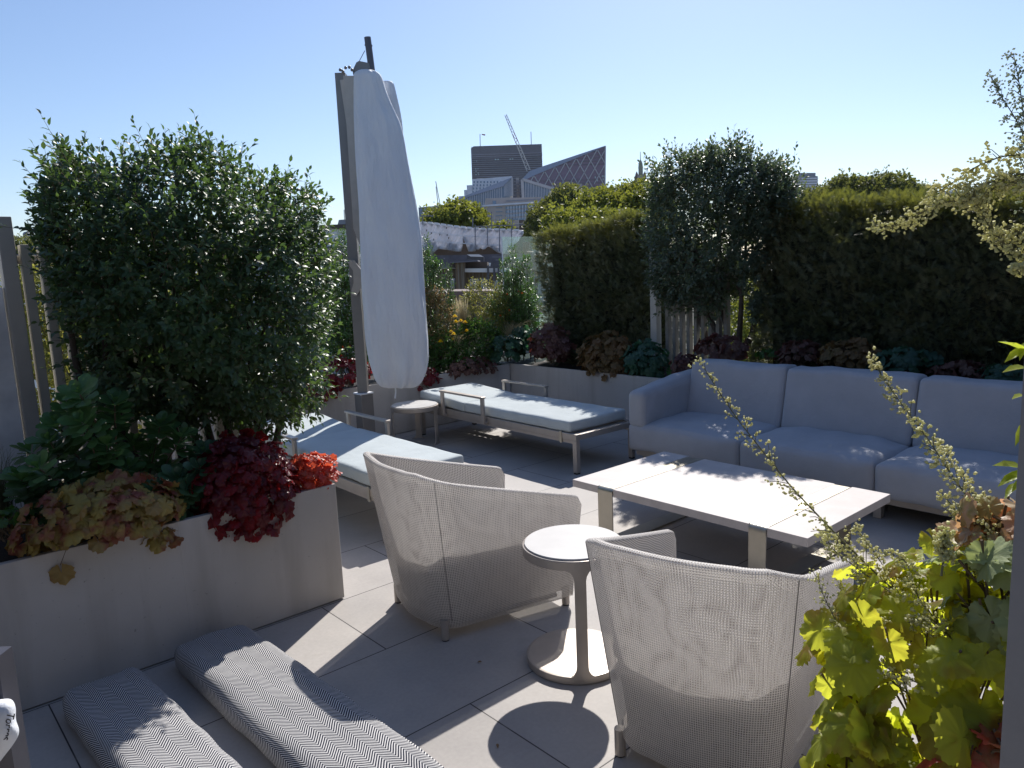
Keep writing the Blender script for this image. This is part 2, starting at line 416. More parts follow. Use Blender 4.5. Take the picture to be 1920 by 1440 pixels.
def sample_crown(poly, n, plane, nvec, T, edge_px=90, shell=.7):
    """n points in a crown: an uneven outline given where it stands, with its own thickness along nvec"""
    poly = [tuple(map(float, p)) for p in poly]; lo = np.min(poly, 0); hi = np.max(poly, 0); out = []
    while sum(map(len, out)) < n:
        P = lo+RS.rand(n*2, 2)*(hi-lo); out.append(P[inside(poly, P)])
    P = np.concatenate(out)[:n]; e = edgedist(poly, P)
    th = T*np.sqrt(np.clip(e/edge_px, .03, 1))
    q = RS.rand(n)*2-1; sh = RS.rand(n) < shell
    q = np.where(sh, np.sign(q)*(1-.3*np.abs(RS.normal(0, 1, n))), q)
    W = np.array([plane(a, b) for a, b in P])
    nv = nrm(nvec)
    W = W+nv[None]*(th*np.clip(q, -1, 1))[:, None]
    return W, nv[None]*np.sign(q)[:, None]*np.ones((n, 1)), e
# ================================================================ STRUCTURE
bm = B(); vs = [bm.verts.new(p) for p in ((-3, -3, 0), (8.5, -3, 0), (8.5, 8.6, 0), (-3, 8.6, 0))]; bm.faces.new(vs)
floor = obj('terrace_floor', bm, MT['floor']); tag(floor, kind='structure')
bm = B(); box(bm, -3, 8.5, -3, 8.6, -.5, -.02)
tag(obj('terrace_slab', bm, MT['plaster']), kind='structure')
m_city = simple('city_ground', (.16, .16, .13), .9, .5, .05)
bm = B(); vs = [bm.verts.new(p) for p in ((-2500, -2500, -22), (2500, -2500, -22), (2500, 2500, -22), (-2500, 2500, -22))]; bm.faces.new(vs)
tag(obj('ground', bm, m_city), kind='structure')

# unseen dark house walls round the viewpoint, added to cut sky and bounce light
m_house = simple('house_render', (.05, .055, .065), .6, .15, 1.5)
t = thing('unseen_house_wall', 'unseen dark house wall added behind the terrace to hold back sky light', 'wall', (3.6, -1.8, 0))
bm = B(); box(bm, -4.9, 5.2, 0, .3, 0, 3.4); obj('wall', bm, m_house, t)
t = thing('unseen_house_wall', 'unseen dark side wall added left of the terrace to hold back sky light', 'wall', (-1.6, 3, 0))
bm = B(); box(bm, 0, .3, -4.49, 3.5, 0, 3.2); obj('wall', bm, m_house, t)
def planter(name, label, x0, x1, y0, y1, z, seams_x=(), seams_y=(), faces=''):
    t = thing(name, label, 'planter', ((x0+x1)/2, (y0+y1)/2, 0))
    ox, oy = (x0+x1)/2, (y0+y1)/2; a, b_, c, d = x0-ox, x1-ox, y0-oy, y1-oy; w_ = .03
    bm = B()
    for q in ((a, b_, c, c+w_), (a, b_, d-w_, d), (a, a+w_, c+w_, d-w_), (b_-w_, b_, c+w_, d-w_)):
        box(bm, q[0], q[1], q[2], q[3], .006, z, .002, seg=1)
    obj('wall', bm, MT['planter'], t)
    if seams_x or seams_y:
        for s in seams_x: bm = B(); box(bm, s-ox-.0012, s-ox+.0012, c-.001, c+.01, .01, z+.001); obj('joint', bm, MT['joint'], t)
        for s in seams_y: bm = B(); box(bm, a-.001, a+.01, s-oy-.0012, s-oy+.0012, .01, z+.001); obj('joint', bm, MT['joint'], t)
    # soil, slightly uneven
    bm = B(); nx = max(4, int((x1-x0)/.1)); ny = max(4, int((y1-y0)/.1))
    g = [[bm.verts.new((a+w_+(b_-a-2*w_)*i/nx, c+w_+(d-c-2*w_)*j/ny, z-.05+random.uniform(-.012, .012))) for j in range(ny+1)] for i in range(nx+1)]
    for i in range(nx):
        for j in range(ny): bm.faces.new((g[i][j], g[i+1][j], g[i+1][j+1], g[i][j+1]))
    obj('soil', bm, MT['soil'], t, True)
    return t
planter('planter_box', 'long pale stone planter behind the herringbone pads, red heuchera at its corner', -1.2, 1.735, 3.385, 4.5, .612, seams_x=(.97, -.25))
planter('planter_box', 'dark shaded planter along the back wall behind the parasol and loungers', 1.3, 5.68, 6.56, 7.6, .55, seams_x=(2.6, 4.1))
planter('planter_box', 'shaded planter running behind the long grey sofa under the hedge', 5.7, 7.1, -1.5, 7.6, .55, seams_y=(5.6, 3.2, 2.0, .8))
planter('planter_box', 'planter in the right foreground under the lime green leaves', 1.18, 2.1, -.6, .42, .6)

# ---- left slatted fence
fy = 4.34
t = thing('slatted_fence', 'pale vertical slat fence behind the big dark bush on the left', 'fence', (1.1, fy, .55))
def local(bmf, name, mat, par, off): pass
bm = B(); box(bm, -.02-.5, .045-.5, -.05, .05, 0, 1.44, .004)
obj('end_post', bm, MT['post'], t)
for i in range(15):
    x = .665+.0765*i-1.1
    bm = B(); box(bm, x, x+.04, -.035, .035, 0, 1.31, .003); obj('slat', bm, MT['slat'], t)
for z_ in (1.22, .08): bm = B(); box(bm, -.45, .70, .037, .057, z_, z_+.04, .002); obj('rail', bm, MT['slat'], t)
bm = B(); box(bm, -1.2, .573, fy-.02, fy+.16, 0, 1.66, .004)
tag(obj('plaster_wall', bm, MT['plaster']), 'stained pale wall left of the slat fence at the picture edge', 'wall')
# ---- right slatted fence behind second bush
t = thing('slatted_fence', 'slat fence behind the bush between the two dark hedges', 'fence', (6.22, 4.7, .5))
P_ = Xp(1222, 560, 6.2); yy = P_[1]-4.7
bm = B(); box(bm, -.05, .03, yy-.08, yy, 0, 1.42, .004); obj('end_post', bm, MT['post'], t)
for i in range(9):
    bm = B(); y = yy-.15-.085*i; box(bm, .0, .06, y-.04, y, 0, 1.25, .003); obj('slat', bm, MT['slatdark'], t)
bm = B(); box(bm, .062, .08, yy-.95, yy, .95, .99); obj('rail', bm, MT['slat'], t)

# ================================================================ FURNITURE
def cushion_mesh(sx, sy, sz, r, bulge=.02, sag=0., nx=26, ny=26, nz=8, wr=.0, seed=0, front=0.):
    """soft rounded block centred on x,y from z=0 to sz"""
    rs = np.random.RandomState(seed)
    t = bmesh.new(); bmesh.ops.create_cube(t, size=2)
    me = bpy.data.meshes.new('c'); t.free()
    V = []; F = []; idx = {}
    def vid(i, j, k):
        key = (i, j, k)
        if key not in idx:
            idx[key] = len(V); V.append((i/nx*2-1, j/ny*2-1, k/nz*2-1))
        return idx[key]
    def face(f):
        F.append(f)
    for i in range(nx):
        for j in range(ny):
            face((vid(i, j, nz), vid(i+1, j, nz), vid(i+1, j+1, nz), vid(i, j+1, nz)))
            face((vid(i, j, 0), vid(i, j+1, 0), vid(i+1, j+1, 0), vid(i+1, j, 0)))
    for k in range(nz):
        for i in range(nx):
            face((vid(i, 0, k), vid(i+1, 0, k), vid(i+1, 0, k+1), vid(i, 0, k+1)))
            face((vid(i, ny, k), vid(i, ny, k+1), vid(i+1, ny, k+1), vid(i+1, ny, k)))
        for j in range(ny):
            face((vid(0, j, k), vid(0, j, k+1), vid(0, j+1, k+1), vid(0, j+1, k)))
            face((vid(nx, j, k), vid(nx, j+1, k), vid(nx, j+1, k+1), vid(nx, j, k+1)))
    V = np.array(V); S = np.array([sx/2, sy/2, sz/2])
    # put more vertices near the edges
    Vn = np.sign(V)*(1-(1-np.abs(V))**1.5); P = Vn*S
    inner = np.maximum(S-r, 1e-4); Q = np.clip(P, -inner, inner); D = P-Q; L = np.linalg.norm(D, axis=1, keepdims=True)
    P = np.where(L > 1e-9, Q+D/np.maximum(L, 1e-9)*np.minimum(L, r), P)
    P = np.where(L > r, Q+D/np.maximum(L, 1e-9)*r, P)
    a = 1-np.clip(np.abs(Vn[:, 0]), 0, 1)**3; b = 1-np.clip(np.abs(Vn[:, 1]), 0, 1)**3; c = 1-np.clip(np.abs(Vn[:, 2]), 0, 1)**2
    P[:, 2] += np.where(Vn[:, 2] > 0, bulge*a*b, 0)
    P[:, 0] += np.sign(Vn[:, 0])*bulge*.5*b*c*(np.abs(Vn[:, 0]) > .7)
    P[:, 1] += np.sign(Vn[:, 1])*bulge*.3*a*c*(np.abs(Vn[:, 1]) > .7)
    if wr:
        for _ in range(14):
            k = rs.normal(0, 1, 3); k = k/np.linalg.norm(k)*rs.uniform(10, 34); ph = rs.rand()*6
            P += wr*np.sin(P @ k+ph)[:, None]*np.array([.3, .3, 1])[None]/3
    P[:, 2] += sz/2
    return P, [np.array(F)]
def cushion(name, par, mat, loc, size, r=.04, bulge=.02, rot=(0, 0, 0), wr=0., seed=0, nx=26, ny=26):
    V, F = cushion_mesh(*size, r, bulge, wr=wr, seed=seed, nx=nx, ny=ny)
    o = npmesh(name, V, F, mat, par, True); o.location = loc; o.rotation_euler = rot; return o

# ---- sun loungers
def lounger_obj(label, loc, rz):
    t = thing('sun_lounger', label, 'sun lounger', loc, rz, 'sun loungers with pale blue mattresses')
    Wd, L = .70, 2.27; h = Wd/2
    bm = B()
    for s in (-1, 1):
        x = s*(h-.02); box(bm, x-.02, x+.02, 0, L, .275, .325, .003); box(bm, x-.014+s*.0, x+.014, .02, L-.02, .245, .2735, .002)
    for y in (.02, L-.02): box(bm, -h+.041, h-.041, y-.02, y+.02, .277, .323, .003)
    for k in range(24): y = .09+k*.09; box(bm, -h+.041, h-.041, y-.022, y+.022, .30, .315, .002)
    obj('frame', bm, MT['champ'], t)
    for sx in (-1, 1):
        for y in (.022, L-.022):
            bm = B(); box(bm, sx*(h-.022)-.022, sx*(h-.022)+.022, y-.022, y+.022, .012, .2745, .004); lg = obj('leg', bm, MT['champ'], t)
            bm = B(); box(bm, sx*(h-.022)-.018, sx*(h-.022)+.018, y-.018, y+.018, 0, .0118); obj('foot', bm, MT['rubber'], lg)
    for sx in (-1, 1):
        bm = B(); x = sx*(h+.035)
        box(bm, x-.025, x+.025, 1.13, 1.80, .498, .516, .004)
        for y in (1.15, 1.78): box(bm, x-.012, x+.012, y-.02, y+.02, .27, .4975, .003)
        for y in (1.15, 1.78): box(bm, min(x, sx*(h-.001)), max(x, sx*(h-.001)), y-.02, y+.02, .262, .285, .003)
        obj('armrest', bm, MT['champ'], t)
    for sx in (-1, 1):
        bm = B(); x = sx*(h+.0035); box(bm, x-.003, x+.003, .16, .185, .24, .335, .001); obj('clip', bm, MT['brushed'], t)
    cushion('mattress', t, MT['lounge'], (0, .79, .327), (.67, 1.42, .092), .022, .006, nx=24, ny=40, wr=.0016, seed=2)
    cushion('head_mattress', t, MT['lounge'], (0, 1.885, .345), (.67, .765, .092), .022, .006, rot=(math.radians(3.5), 0, 0), nx=24, ny=24, wr=.0016, seed=4)
    return t
lounger_obj('sun lounger behind the dark red leaves, half of its mattress in bright sun', (2.65, 3.88, 0), math.radians(-1))
lounger_obj('sun lounger beside the small round table near the sofa, dappled with leaf shade', (4.53, 4.06, 0), math.radians(-1.5))

# ---- sofa
t = thing('sofa', 'long blue-grey upholstered garden sofa in the shade of the hedge', 'sofa', (5.0, 2.42, 0))
oy = 2.42; ox = 5.0
Ys = [(3.875, 2.872), (2.868, 1.94), (1.936, .97)]
bm = B(); box(bm, 4.66-ox, 5.55-ox, .99-oy, 3.86-oy, .105, .155, .004)
obj('base_frame', bm, MT['champ'], t)
for x in (4.70, 5.48):
    for y in (1.1, 1.95, 2.88, 3.78):
        bm = B(); box(bm, x-ox-.025, x-ox+.025, y-oy-.025, y-oy+.025, 0, .1045, .003); obj('leg', bm, MT['champ'], t)
for i, (a, b_) in enumerate(Ys):
    cushion('seat_cushion', t, MT['sofa'], (4.97-ox, (a+b_)/2-oy, .165), (.80, a-b_-.002, .215), .034, .036, seed=i, wr=.004)
for i, (a, b_) in enumerate([(3.72, 2.872), (2.868, 1.94), (1.936, 1.10)]):
    V, F = cushion_mesh(.21, a-b_-.002, .46, .034, .006, nx=12, ny=26, nz=18, wr=.005, seed=i+5)
    V[:, 0] += .22*V[:, 2]
    o = npmesh('back_cushion', V, F, MT['sofa'], t, True); o.location = (5.22-ox, (a+b_)/2-oy, .36)
V, F = cushion_mesh(.16, 2.85, .40, .05, .01, nx=8, ny=30, nz=12); V[:, 0] += .2*V[:, 2]
o = npmesh('backrest', V, F, MT['sofa'], t, True); o.location = (5.42-ox, 0, .17)
for y in (3.79, 1.04):
    V, F = cushion_mesh(.86, .17, .30, .045, .010, nx=26, ny=10, nz=14, wr=.003, seed=9)
    V[:, 2] += (V[:, 0]+.4)*.10*(V[:, 2]/.3)
    o = npmesh('armrest', V, F, MT['sofa'], t, True); o.location = (5.0-ox, y-oy, .345)

# ---- coffee table
t = thing('coffee_table', 'low rectangular pale stone table on two metal strap legs', 'table', (3.66, 2.4, 0))
ox, oy = 3.66, 2.4
X0, X1, Y0, Y1 = 3.205, 4.11, 1.645, 3.16
s1 = (Zp(1122, 911, .35)[1], Zp(1148, 918, .35)[1]); s2 = (Zp(1398, 985, .35)[1], Zp(1431, 993, .35)[1])
s1 = (s1[1], s1[0]); s2 = (s2[1], s2[0])
segs = [(Y0, s2[0]-.0025), (s2[1]+.0025, s1[0]-.0025), (s1[1]+.0025, Y1)]
bm = B()
for a, b_ in segs: box(bm, X0-ox, X1-ox, a-oy, b_-oy, .305, .35, .002)
for a, b_ in (s1, s2): box(bm, X0+.008-ox, X1-.008-ox, a-.001-oy, b_+.001-oy, .307, .3445)
obj('tabletop', bm, MT['stone'], t)
for a, b_ in (s1, s2):
    bm = B(); pts = []; r = .028; zt = .351; xo = X0-.006; x1 = X1+.006; zb = .004
    def arc(cx, cz, a0, a1): return [(cx+r*math.cos(math.radians(a0+(a1-a0)*k/5)), cz+r*math.sin(math.radians(a0+(a1-a0)*k/5))) for k in range(6)]
    loop = arc(xo+r, zt-r, 180, 90)+arc(x1-r, zt-r, 90, 0)+arc(x1-r, zb+r, 0, -90)+arc(xo+r, zb+r, -90, -180)
    th = .006; c = ((xo+x1)/2, (zt+zb)/2)
    inner = []
    for (px_, pz_) in loop:
        cx_ = min(max(px_, xo+r), x1-r); cz_ = min(max(pz_, zb+r), zt-r); k = (r-th)/r
        inner.append((cx_+(px_-cx_)*k, cz_+(pz_-cz_)*k))
    n = len(loop)
    A = [bm.verts.new((p[0]-ox, a-oy, p[1])) for p in loop]; Bv = [bm.verts.new((p[0]-ox, b_-oy, p[1])) for p in loop]
    C = [bm.verts.new((p[0]-ox, a-oy, p[1])) for p in inner]; D_ = [bm.verts.new((p[0]-ox, b_-oy, p[1])) for p in inner]
    for i in range(n):
        j = (i+1) % n
        bm.faces.new((A[i], A[j], Bv[j], Bv[i])); bm.faces.new((C[i], D_[i], D_[j], C[j])); bm.faces.new((A[i], C[i], C[j], A[j])); bm.faces.new((Bv[i], Bv[j], D_[j], D_[i]))
    obj('leg', bm, MT['brushed'], t)

# ---- round side tables
def rim_leg(bm, rad, ang, z0, z1, hw, fl, th=.012):
    """flat leg bent on the rim of a round table, flaring into the rings"""
    rows = []; n = 26
    for i in range(n+1):
        z = z0+(z1-z0)*i/n; d0 = z-z0; d1 = z1-z; w_ = hw
        for d in (d0, d1):
            if d < fl: w_ += fl-math.sqrt(max(0, fl*fl-(fl-d)**2))
        rows.append((z, w_))
    m = 8; grid = []
    for z, w_ in rows:
        ro = []; ri = []
        for k in range(m+1):
            a = ang+(-1+2*k/m)*w_/rad
            ro.append(bm.verts.new((rad*math.cos(a), rad*math.sin(a), z))); ri.append(bm.verts.new(((rad-th)*math.cos(a), (rad-th)*math.sin(a), z)))
        grid.append((ro, ri))
    for (a, b_), (c, d) in zip(grid, grid[1:]):
        for k in range(m): bm.faces.new((a[k], a[k+1], c[k+1], c[k])); bm.faces.new((b_[k], d[k], d[k+1], b_[k+1]))
        bm.faces.new((a[0], c[0], d[0], b_[0])); bm.faces.new((a[m], b_[m], d[m], c[m]))
cx, cy = 2.128, 2.108
t = thing('side_table', 'round side table on a disc base between the two woven chairs', 'side table', (cx, cy, 0))
bm = B(); lathe(bm, [(0, .4745), (.2, .4745), (.2095, .478), (.211, .482), (.211, .512), (.209, .516), (.2045, .517), (.204, .5125), (0, .5125)]); obj('top_ring', bm, MT['champ'], t, False)
bm = B(); lathe(bm, [(0, .513), (.2, .513), (.2015, .515), (.2015, .521), (.1995, .5235), (0, .5235)]); obj('stone_top', bm, MT['disc'], t, False)
bm = B(); lathe(bm, [(0, .001), (.205, .001), (.21, .004), (.211, .008), (.211, .03), (.209, .0335), (.2, .035), (0, .035)]); obj('base', bm, MT['champ'], t, False)
bm = B(); rim_leg(bm, .2112, math.atan2(-.745, -.60), .02, .49, .0235, .055); obj('leg', bm, MT['champ'], t)
P_ = Zp(777, 758, .385)
t = thing('side_table', 'small round table on splayed flat legs beside the parasol', 'side table', (P_[0], P_[1], 0))
bm = B(); lathe(bm, [(0, .335), (.22, .335), (.2285, .339), (.23, .344), (.23, .375), (.228, .379), (.223, .38), (.222, .376), (0, .376)]); obj('top_ring', bm, MT['champ'], t, False)
bm = B(); lathe(bm, [(0, .3765), (.218, .3765), (.2195, .379), (.2195, .384), (.217, .3865), (0, .3865)]); obj('stone_top', bm, MT['disc'], t, False)
for k, a in enumerate((math.radians(160), math.radians(-62), math.radians(50))):
    bm = B(); rim_leg(bm, .23, a, .0, .35, .028, .05); obj('leg', bm, MT['champ'], t)

# ---- woven mesh armchairs
def chair(label, loc, rz):
    t = thing('armchair', label, 'armchair', loc, rz, 'low woven mesh armchairs with curved backs')
    def plan(z, n=90):
        k = z/.76
        bw = .28+.075*k; fw = .33+.04*k; back = .02-.105*k; front = .72+.075*k; rc = .15+.03*k
        # right side from the front to the back, round to the left side
        pts = []
        def side(s): return [(front+(rc+back-front)*i/30, s*(fw+(bw-fw)*i/30)) for i in range(31)]
        R_ = side(-1)
        arc1 = [(back+rc-rc*math.sin(a), -(bw-rc)-rc*math.cos(a)) for a in [math.pi/2*i/12 for i in range(1, 13)]]
        mid = [(back-.02*math.sin(math.pi*i/12), -(bw-rc)+2*(bw-rc)*i/12) for i in range(1, 12)]
        arc2 = [(back+rc-rc*math.sin(a), (bw-rc)+rc*math.cos(a)) for a in [math.pi/2*(1-i/12) for i in range(0, 13)]]
        return R_+arc1+mid+arc2+side(1)[::-1][1:]
    NB = len(plan(0.))
    base = np.array(plan(.0)); 
    def ztop(x, i):
        f = min(max((x+.05)/.80, 0), 1)
        z = .80-.235*f**.85
        d = .785-x
        if d < .045: z -= .045-math.sqrt(max(0, .045**2-(.045-d)**2))
        return z
    ref = np.array(plan(.7)); zt = np.array([ztop(ref[i][0], i) for i in range(NB)])
    def at_h(i, z):
        # interpolate plan at height z
        k = z/.76; p0 = base[i]; p1 = ref[i]; return p0+(p1-p0)*(z/.7)
    def normal(i, z):
        a = at_h(max(i-1, 0), z); b_ = at_h(min(i+1, NB-1), z); d = b_-a; d /= np.linalg.norm(d); return np.array([-d[1], d[0]])
    nh = 22; TH = .034; V = []; UV = []
    arc_len = np.concatenate([[0], np.cumsum(np.linalg.norm(np.diff(ref, axis=0), axis=1))])
    rows = None
    for i in range(NB):
        prof = []
        nsign = normal(i, .3); c = at_h(i, .3)
        if np.dot(nsign, np.array([.35, 0])-c) > 0: nsign = -nsign
        # outer: curl under at the bottom then up
        for a in (0, 30, 60): prof.append((-.055*(1-math.sin(math.radians(a))), .03+.045*(1-math.cos(math.radians(a)))))
        zs = np.linspace(.075, zt[i]-.018, nh)
        for z in zs: prof.append((0, z))
        for a in (30, 60, 90, 120, 150): prof.append((-TH/2+(TH/2+.004)*math.cos(math.radians(a)), zt[i]-.018+.018*math.sin(math.radians(a))))
        for z in np.linspace(zt[i]-.018, .08, 14): prof.append((-TH, z))
        vl = 0; prev = None; col = []
        for (o_, z) in prof:
            p = at_h(i, z)+nsign*o_; P3 = np.array([p[0], p[1], z])
            if prev is not None: vl += np.linalg.norm(P3-prev)
            prev = P3; col.append((P3, (arc_len[i], vl if z > 0 else z)))
        V.append(col)
    nr = len(V[0]); verts = [c[0] for col in V for c in col]; uvs = [c[1] for col in V for c in col]
    F = np.array([(i*nr+j, (i+1)*nr+j, (i+1)*nr+j+1, i*nr+j+1) for i in range(NB-1) for j in range(nr-1)])
    o = npmesh('shell', np.array(verts), [F], [MT['weave'], MT['weave_in']], t, True)
    mi = np.tile((np.arange(nr-1) >= 3+nh+4).astype(np.int32), NB-1); o.data.polygons.foreach_set('material_index', mi)
    ul = o.data.uv_layers.new(name='UVMap'); li = np.zeros(len(o.data.loops), np.int32); o.data.loops.foreach_get('vertex_index', li)
    ul.data.foreach_set('uv', np.array(uvs, np.float32)[li].ravel())
    # front apron and arm fronts
    bm = B(); uvl = bm.loops.layers.uv.new('UVMap')
    def quad(a, b_, c, d, w_, h_):
        f = bm.faces.new([bm.verts.new(p) for p in (a, b_, c, d)])
        for l, q in zip(f.loops, ((0, 0), (w_, 0), (w_, h_), (0, h_))): l[uvl].uv = q
    quad((.715, -.34, .06), (.715, .34, .06), (.74, .34, .34), (.74, -.34, .34), .66, .28)
    for s in (-1, 1):
        # side closing strips down the arm fronts
        quad((.720, s*.33, .05), (.720, s*(.33-TH), .05), (.772, s*(.358-TH), .51), (.772, s*.358, .51), TH, .5)
    # seat
    quad((.0, -.25, .335), (.735, -.325, .335), (.735, .325, .335), (.0, .25, .335), .66, .6)
    obj('seat_sling', bm, MT['weave'], t)
    cushion('seat_cushion', t, MT['sofa2'], (.385, 0, .337), (.66, .56, .075), .03, .012, nx=20, ny=20)
    # seams at the rear corners
    for s in (-1, 1):
        ii = [i for i in range(NB)]
        tgt = min(ii, key=lambda i: abs(ref[i][0]-.02)+(0 if ref[i][1]*s > 0 else 9))
        pts = []
        for z in np.linspace(.09, zt[tgt]-.012, 14):
            nn = normal(tgt, .3)
            if np.dot(nn, np.array([.35, 0])-at_h(tgt, .3)) > 0: nn = -nn
            p = at_h(tgt, z)+nn*.001; pts.append((p[0], p[1], z))
        bm = B(); tube(bm, pts, .0016, 6); obj('seam', bm, MT['seam'], t)
    # hidden frame + legs
    bm = B()
    fr = [(at_h(i, .1)*.94+np.array([.02, 0])) for i in range(4, NB-4, 4)]
    tube(bm, [(p[0], p[1], .075) for p in fr], .012, 6); obj('base_frame', bm, MT['champ'], t)
    for (x, y) in ((.055, .25), (.055, -.25), (.70, .30), (.70, -.30)):
        bm = B(); tube(bm, [(x, y, 0.006), (x, y, .10)], .019, 14); lg = obj('leg', bm, MT['champ'], t)
        bm = B(); tube(bm, [(x, y, 0), (x, y, .0058)], .016, 12); obj('foot', bm, MT['rubber'], lg)
    return t
MT['sofa2'] = fabric('seat_pad', (.52, .51, .52))
MT['seam'] = simple('seam_thread', (.25, .24, .23), .8)
chair('woven armchair on the left, nearest the planter corner, turned to the table', (1.815, 2.90, 0), math.radians(-8))
chair('woven armchair in the right foreground with fan shaped light in its back', (1.785, 1.305, 0), math.radians(15.5))

# ---- herringbone upholstered pads
def pad(label, cx, w_, y1, y0, rz, seed):
    L = y1-y0; t = thing('floor_cushion', label, 'cushion', (cx, y1, 0), math.radians(rz), 'long herringbone cushions lying on the paving')
    V, F = cushion_mesh(w_, L, .108, .040, .008, nx=22, ny=80, nz=8, wr=.005, seed=seed)
    V[:, 1] -= L/2; far = np.clip(1-(-V[:, 1])/.12, 0, 1); V[:, 0] *= 1-.14*far**2
    V[:, 2] += .004
    npmesh('cushion', V, F, MT['herring'], t, True)
    for s in (-1, 1):
        bm = B(); tube(bm, [(s*(w_/2-.004), -.12-(L-.25)*k/20, .07+.003*math.sin(k*1.7)) for k in range(21)], .0035, 6); obj('piping', bm, MT['herring'], t, True)
    return t
pad('long grey and white herringbone cushion crossed by the rounded armchair shadow', 1.015, .345, 3.30, 1.0, 2.0, 3)
pad('smaller herringbone cushion nearest the bottom left corner, mostly in shade', .56, .30, 3.24, 1.0, 3.6, 8)

# ---- cantilever parasol under its cover
UD = float(np.dot((3.45, 6.05, 0), hd)); ux, uy = 3.46, 6.06
t = thing('closed_parasol', 'closed cantilever parasol wrapped in a white protective cover', 'parasol', (ux, uy, 0))
def L3(p): return (p[0]-ux, p[1]-uy, p[2])
bm = B(); box(bm, -.28, .28, -.22, .28, .0, .05, .01); obj('base_plate', bm, MT['darkmetal'], t)
bm = B(); box(bm, -.062, .062, -.062, .062, .05, .565, .004); obj('socket', bm, MT['mastm'], t)
bm = B(); box(bm, -.068, .068, -.068, .068, .566, .58, .003); obj('collar', bm, MT['towel'], t)
ztop = Dp(640, 138, UD)[2]
# mast: two-tone tapered extrusion (follows the photo's slight lean)
pt = L3(Dp(643, 140, UD)); 
bm = B(); bar(bm, (0, 0, .58), (pt[0]*.35, pt[1]*.35, ztop), .088, .088, up=(rt[0], rt[1], 0)); mast = obj('mast', bm, MT['mastm'], t)
bm = B()
for k in range(9):   # folded ribs seen on the inner side
    s = .03+.012*k; a = Dp(645+k*2.3, 142, UD-.07-.004*k); b_ = Dp(664+k*1.5, 430+k*4, UD-.07-.004*k); bar(bm, L3(a), L3(b_), .0045, .012)
obj('rib_bundle', bm, MT['champ'], t)
bm = B(); bar(bm, L3(Dp(641, 150, UD-.05)), L3(Dp(671, 352, UD-.05)), .02, .03); obj('strut', bm, MT['champ'], t)
for q in ((638, 131), (648, 127), (655, 126), (660, 131), (668, 349), (643, 134)):
    bm = B(); p = L3(Dp(q[0], q[1], UD-.06)); bmesh.ops.create_uvsphere(bm, u_segments=8, v_segments=6, radius=.014, matrix=Matrix.Translation(p)); obj('rivet', bm, MT['mastm'], t, True)
hubp = [(661, 132), (668, 117), (673, 114), (692, 118), (694, 128), (688, 133), (676, 139), (662, 140)]
bm = B(); prism(bm, [L3(Dp(a, b_, UD-.03)) for a, b_ in hubp], hd*.05); obj('pivot_bracket', bm, MT['mastm'], t)
bm = B(); a = L3(Dp(697, 132, UD)); b_ = L3(Dp(689, 70, UD)); tube(bm, [a, b_], .029, 16); obj('crank_pole', bm, MT['darkmetal'], t, False)
bm = B(); p = L3(Dp(684, 84, UD)); q = L3(Dp(698, 86, UD)); tube(bm, [p, q], .009, 8); tube(bm, [L3(Dp(684, 95, UD)), L3(Dp(674, 114, UD))], .003, 6); obj('cord', bm, MT['darkmetal'], t)
brk = [(655, 487), (664, 488), (671, 498), (682, 512), (683, 530), (676, 541), (668, 555), (660, 553), (659, 545), (663, 530), (662, 508), (655, 497)]
bm = B(); prism(bm, [L3(Dp(a, b_, UD-.075)) for a, b_ in brk], hd*.02)
for q in ((659, 491), (678, 521), (663, 549)):
    bmesh.ops.create_uvsphere(bm, u_segments=8, v_segments=6, radius=.008, matrix=Matrix.Translation(L3(Dp(q[0], q[1], UD-.078))))
obj('hinge_plate', bm, MT['champ'], t)
# the cover: a sleeve lofted through its measured widths
CD = UD-.08
prof = [(131, 676, 696), (134, 666, 707), (141, 662, 715), (150, 662, 718), (180, 663, 727), (210, 663, 741), (232, 664, 752), (262, 665, 758), (300, 667, 764), (340, 670, 772), (380, 673, 779),
        (420, 675, 786), (460, 678, 791), (500, 679, 793), (540, 680, 796), (580, 682, 799), (620, 684, 802), (650, 688, 804), (672, 692, 804), (688, 697, 801), (700, 701, 797), (712, 706, 791), (721, 713, 783), (726, 720, 772), (727, 728, 762), (722, 738, 752)]
rings = []; nn = 72
for j, (y, xl, xr) in enumerate(prof):
    a = Dp(xl, y, CD); b_ = Dp(xr, y, CD); c = (a+b_)/2; wdt = np.linalg.norm(b_-a)/2; ring = []
    sx = (b_-a)/np.linalg.norm(b_-a)
    kz = j/len(prof)
    for k in range(nn):
        th = 2*math.pi*k/nn
        wr_ = 1+.045*math.sin(3*th+y*.006)+.04*math.sin(7*th-y*.011)+.016*math.sin(12*th+y*.017)+.010*math.sin(19*th-y*.03)+(.24*math.sin(9*th+1)*max(0, (y-655)/65)**1.5+.08*math.sin(17*th)*max(0, (y-655)/65) if y > 655 else 0)
        fold = .07*math.exp(-((((th+math.pi) % (2*math.pi))-math.pi+.55)/.16)**2)*math.sin(y*.045)*(1 if y > 300 else 0)-.05*math.exp(-((((th+math.pi) % (2*math.pi))-math.pi+2.5)/.12)**2)*math.sin(y*.02+1)
        wr_ += fold+.035*max(0, math.cos(th+.6))*math.sin(y*.07+5*th)*math.sin(y*.023+2*th)
        sq = math.copysign(abs(math.cos(th))**.8, math.cos(th)); rx = wdt*sq*(wr_ if abs(math.cos(th)) < .93 else 1+(wr_-1)*.35); ry = wdt*.5*math.copysign(abs(math.sin(th))**.8, math.sin(th))*wr_
        p = c+sx*rx+hd*ry; ring.append(p)
    rings.append(ring)
V = np.array([L3(p) for r_ in rings for p in r_]); nr_ = len(rings)
F4 = np.array([(j*nn+k, j*nn+(k+1) % nn, (j+1)*nn+(k+1) % nn, (j+1)*nn+k) for j in range(nr_-1) for k in range(nn)])
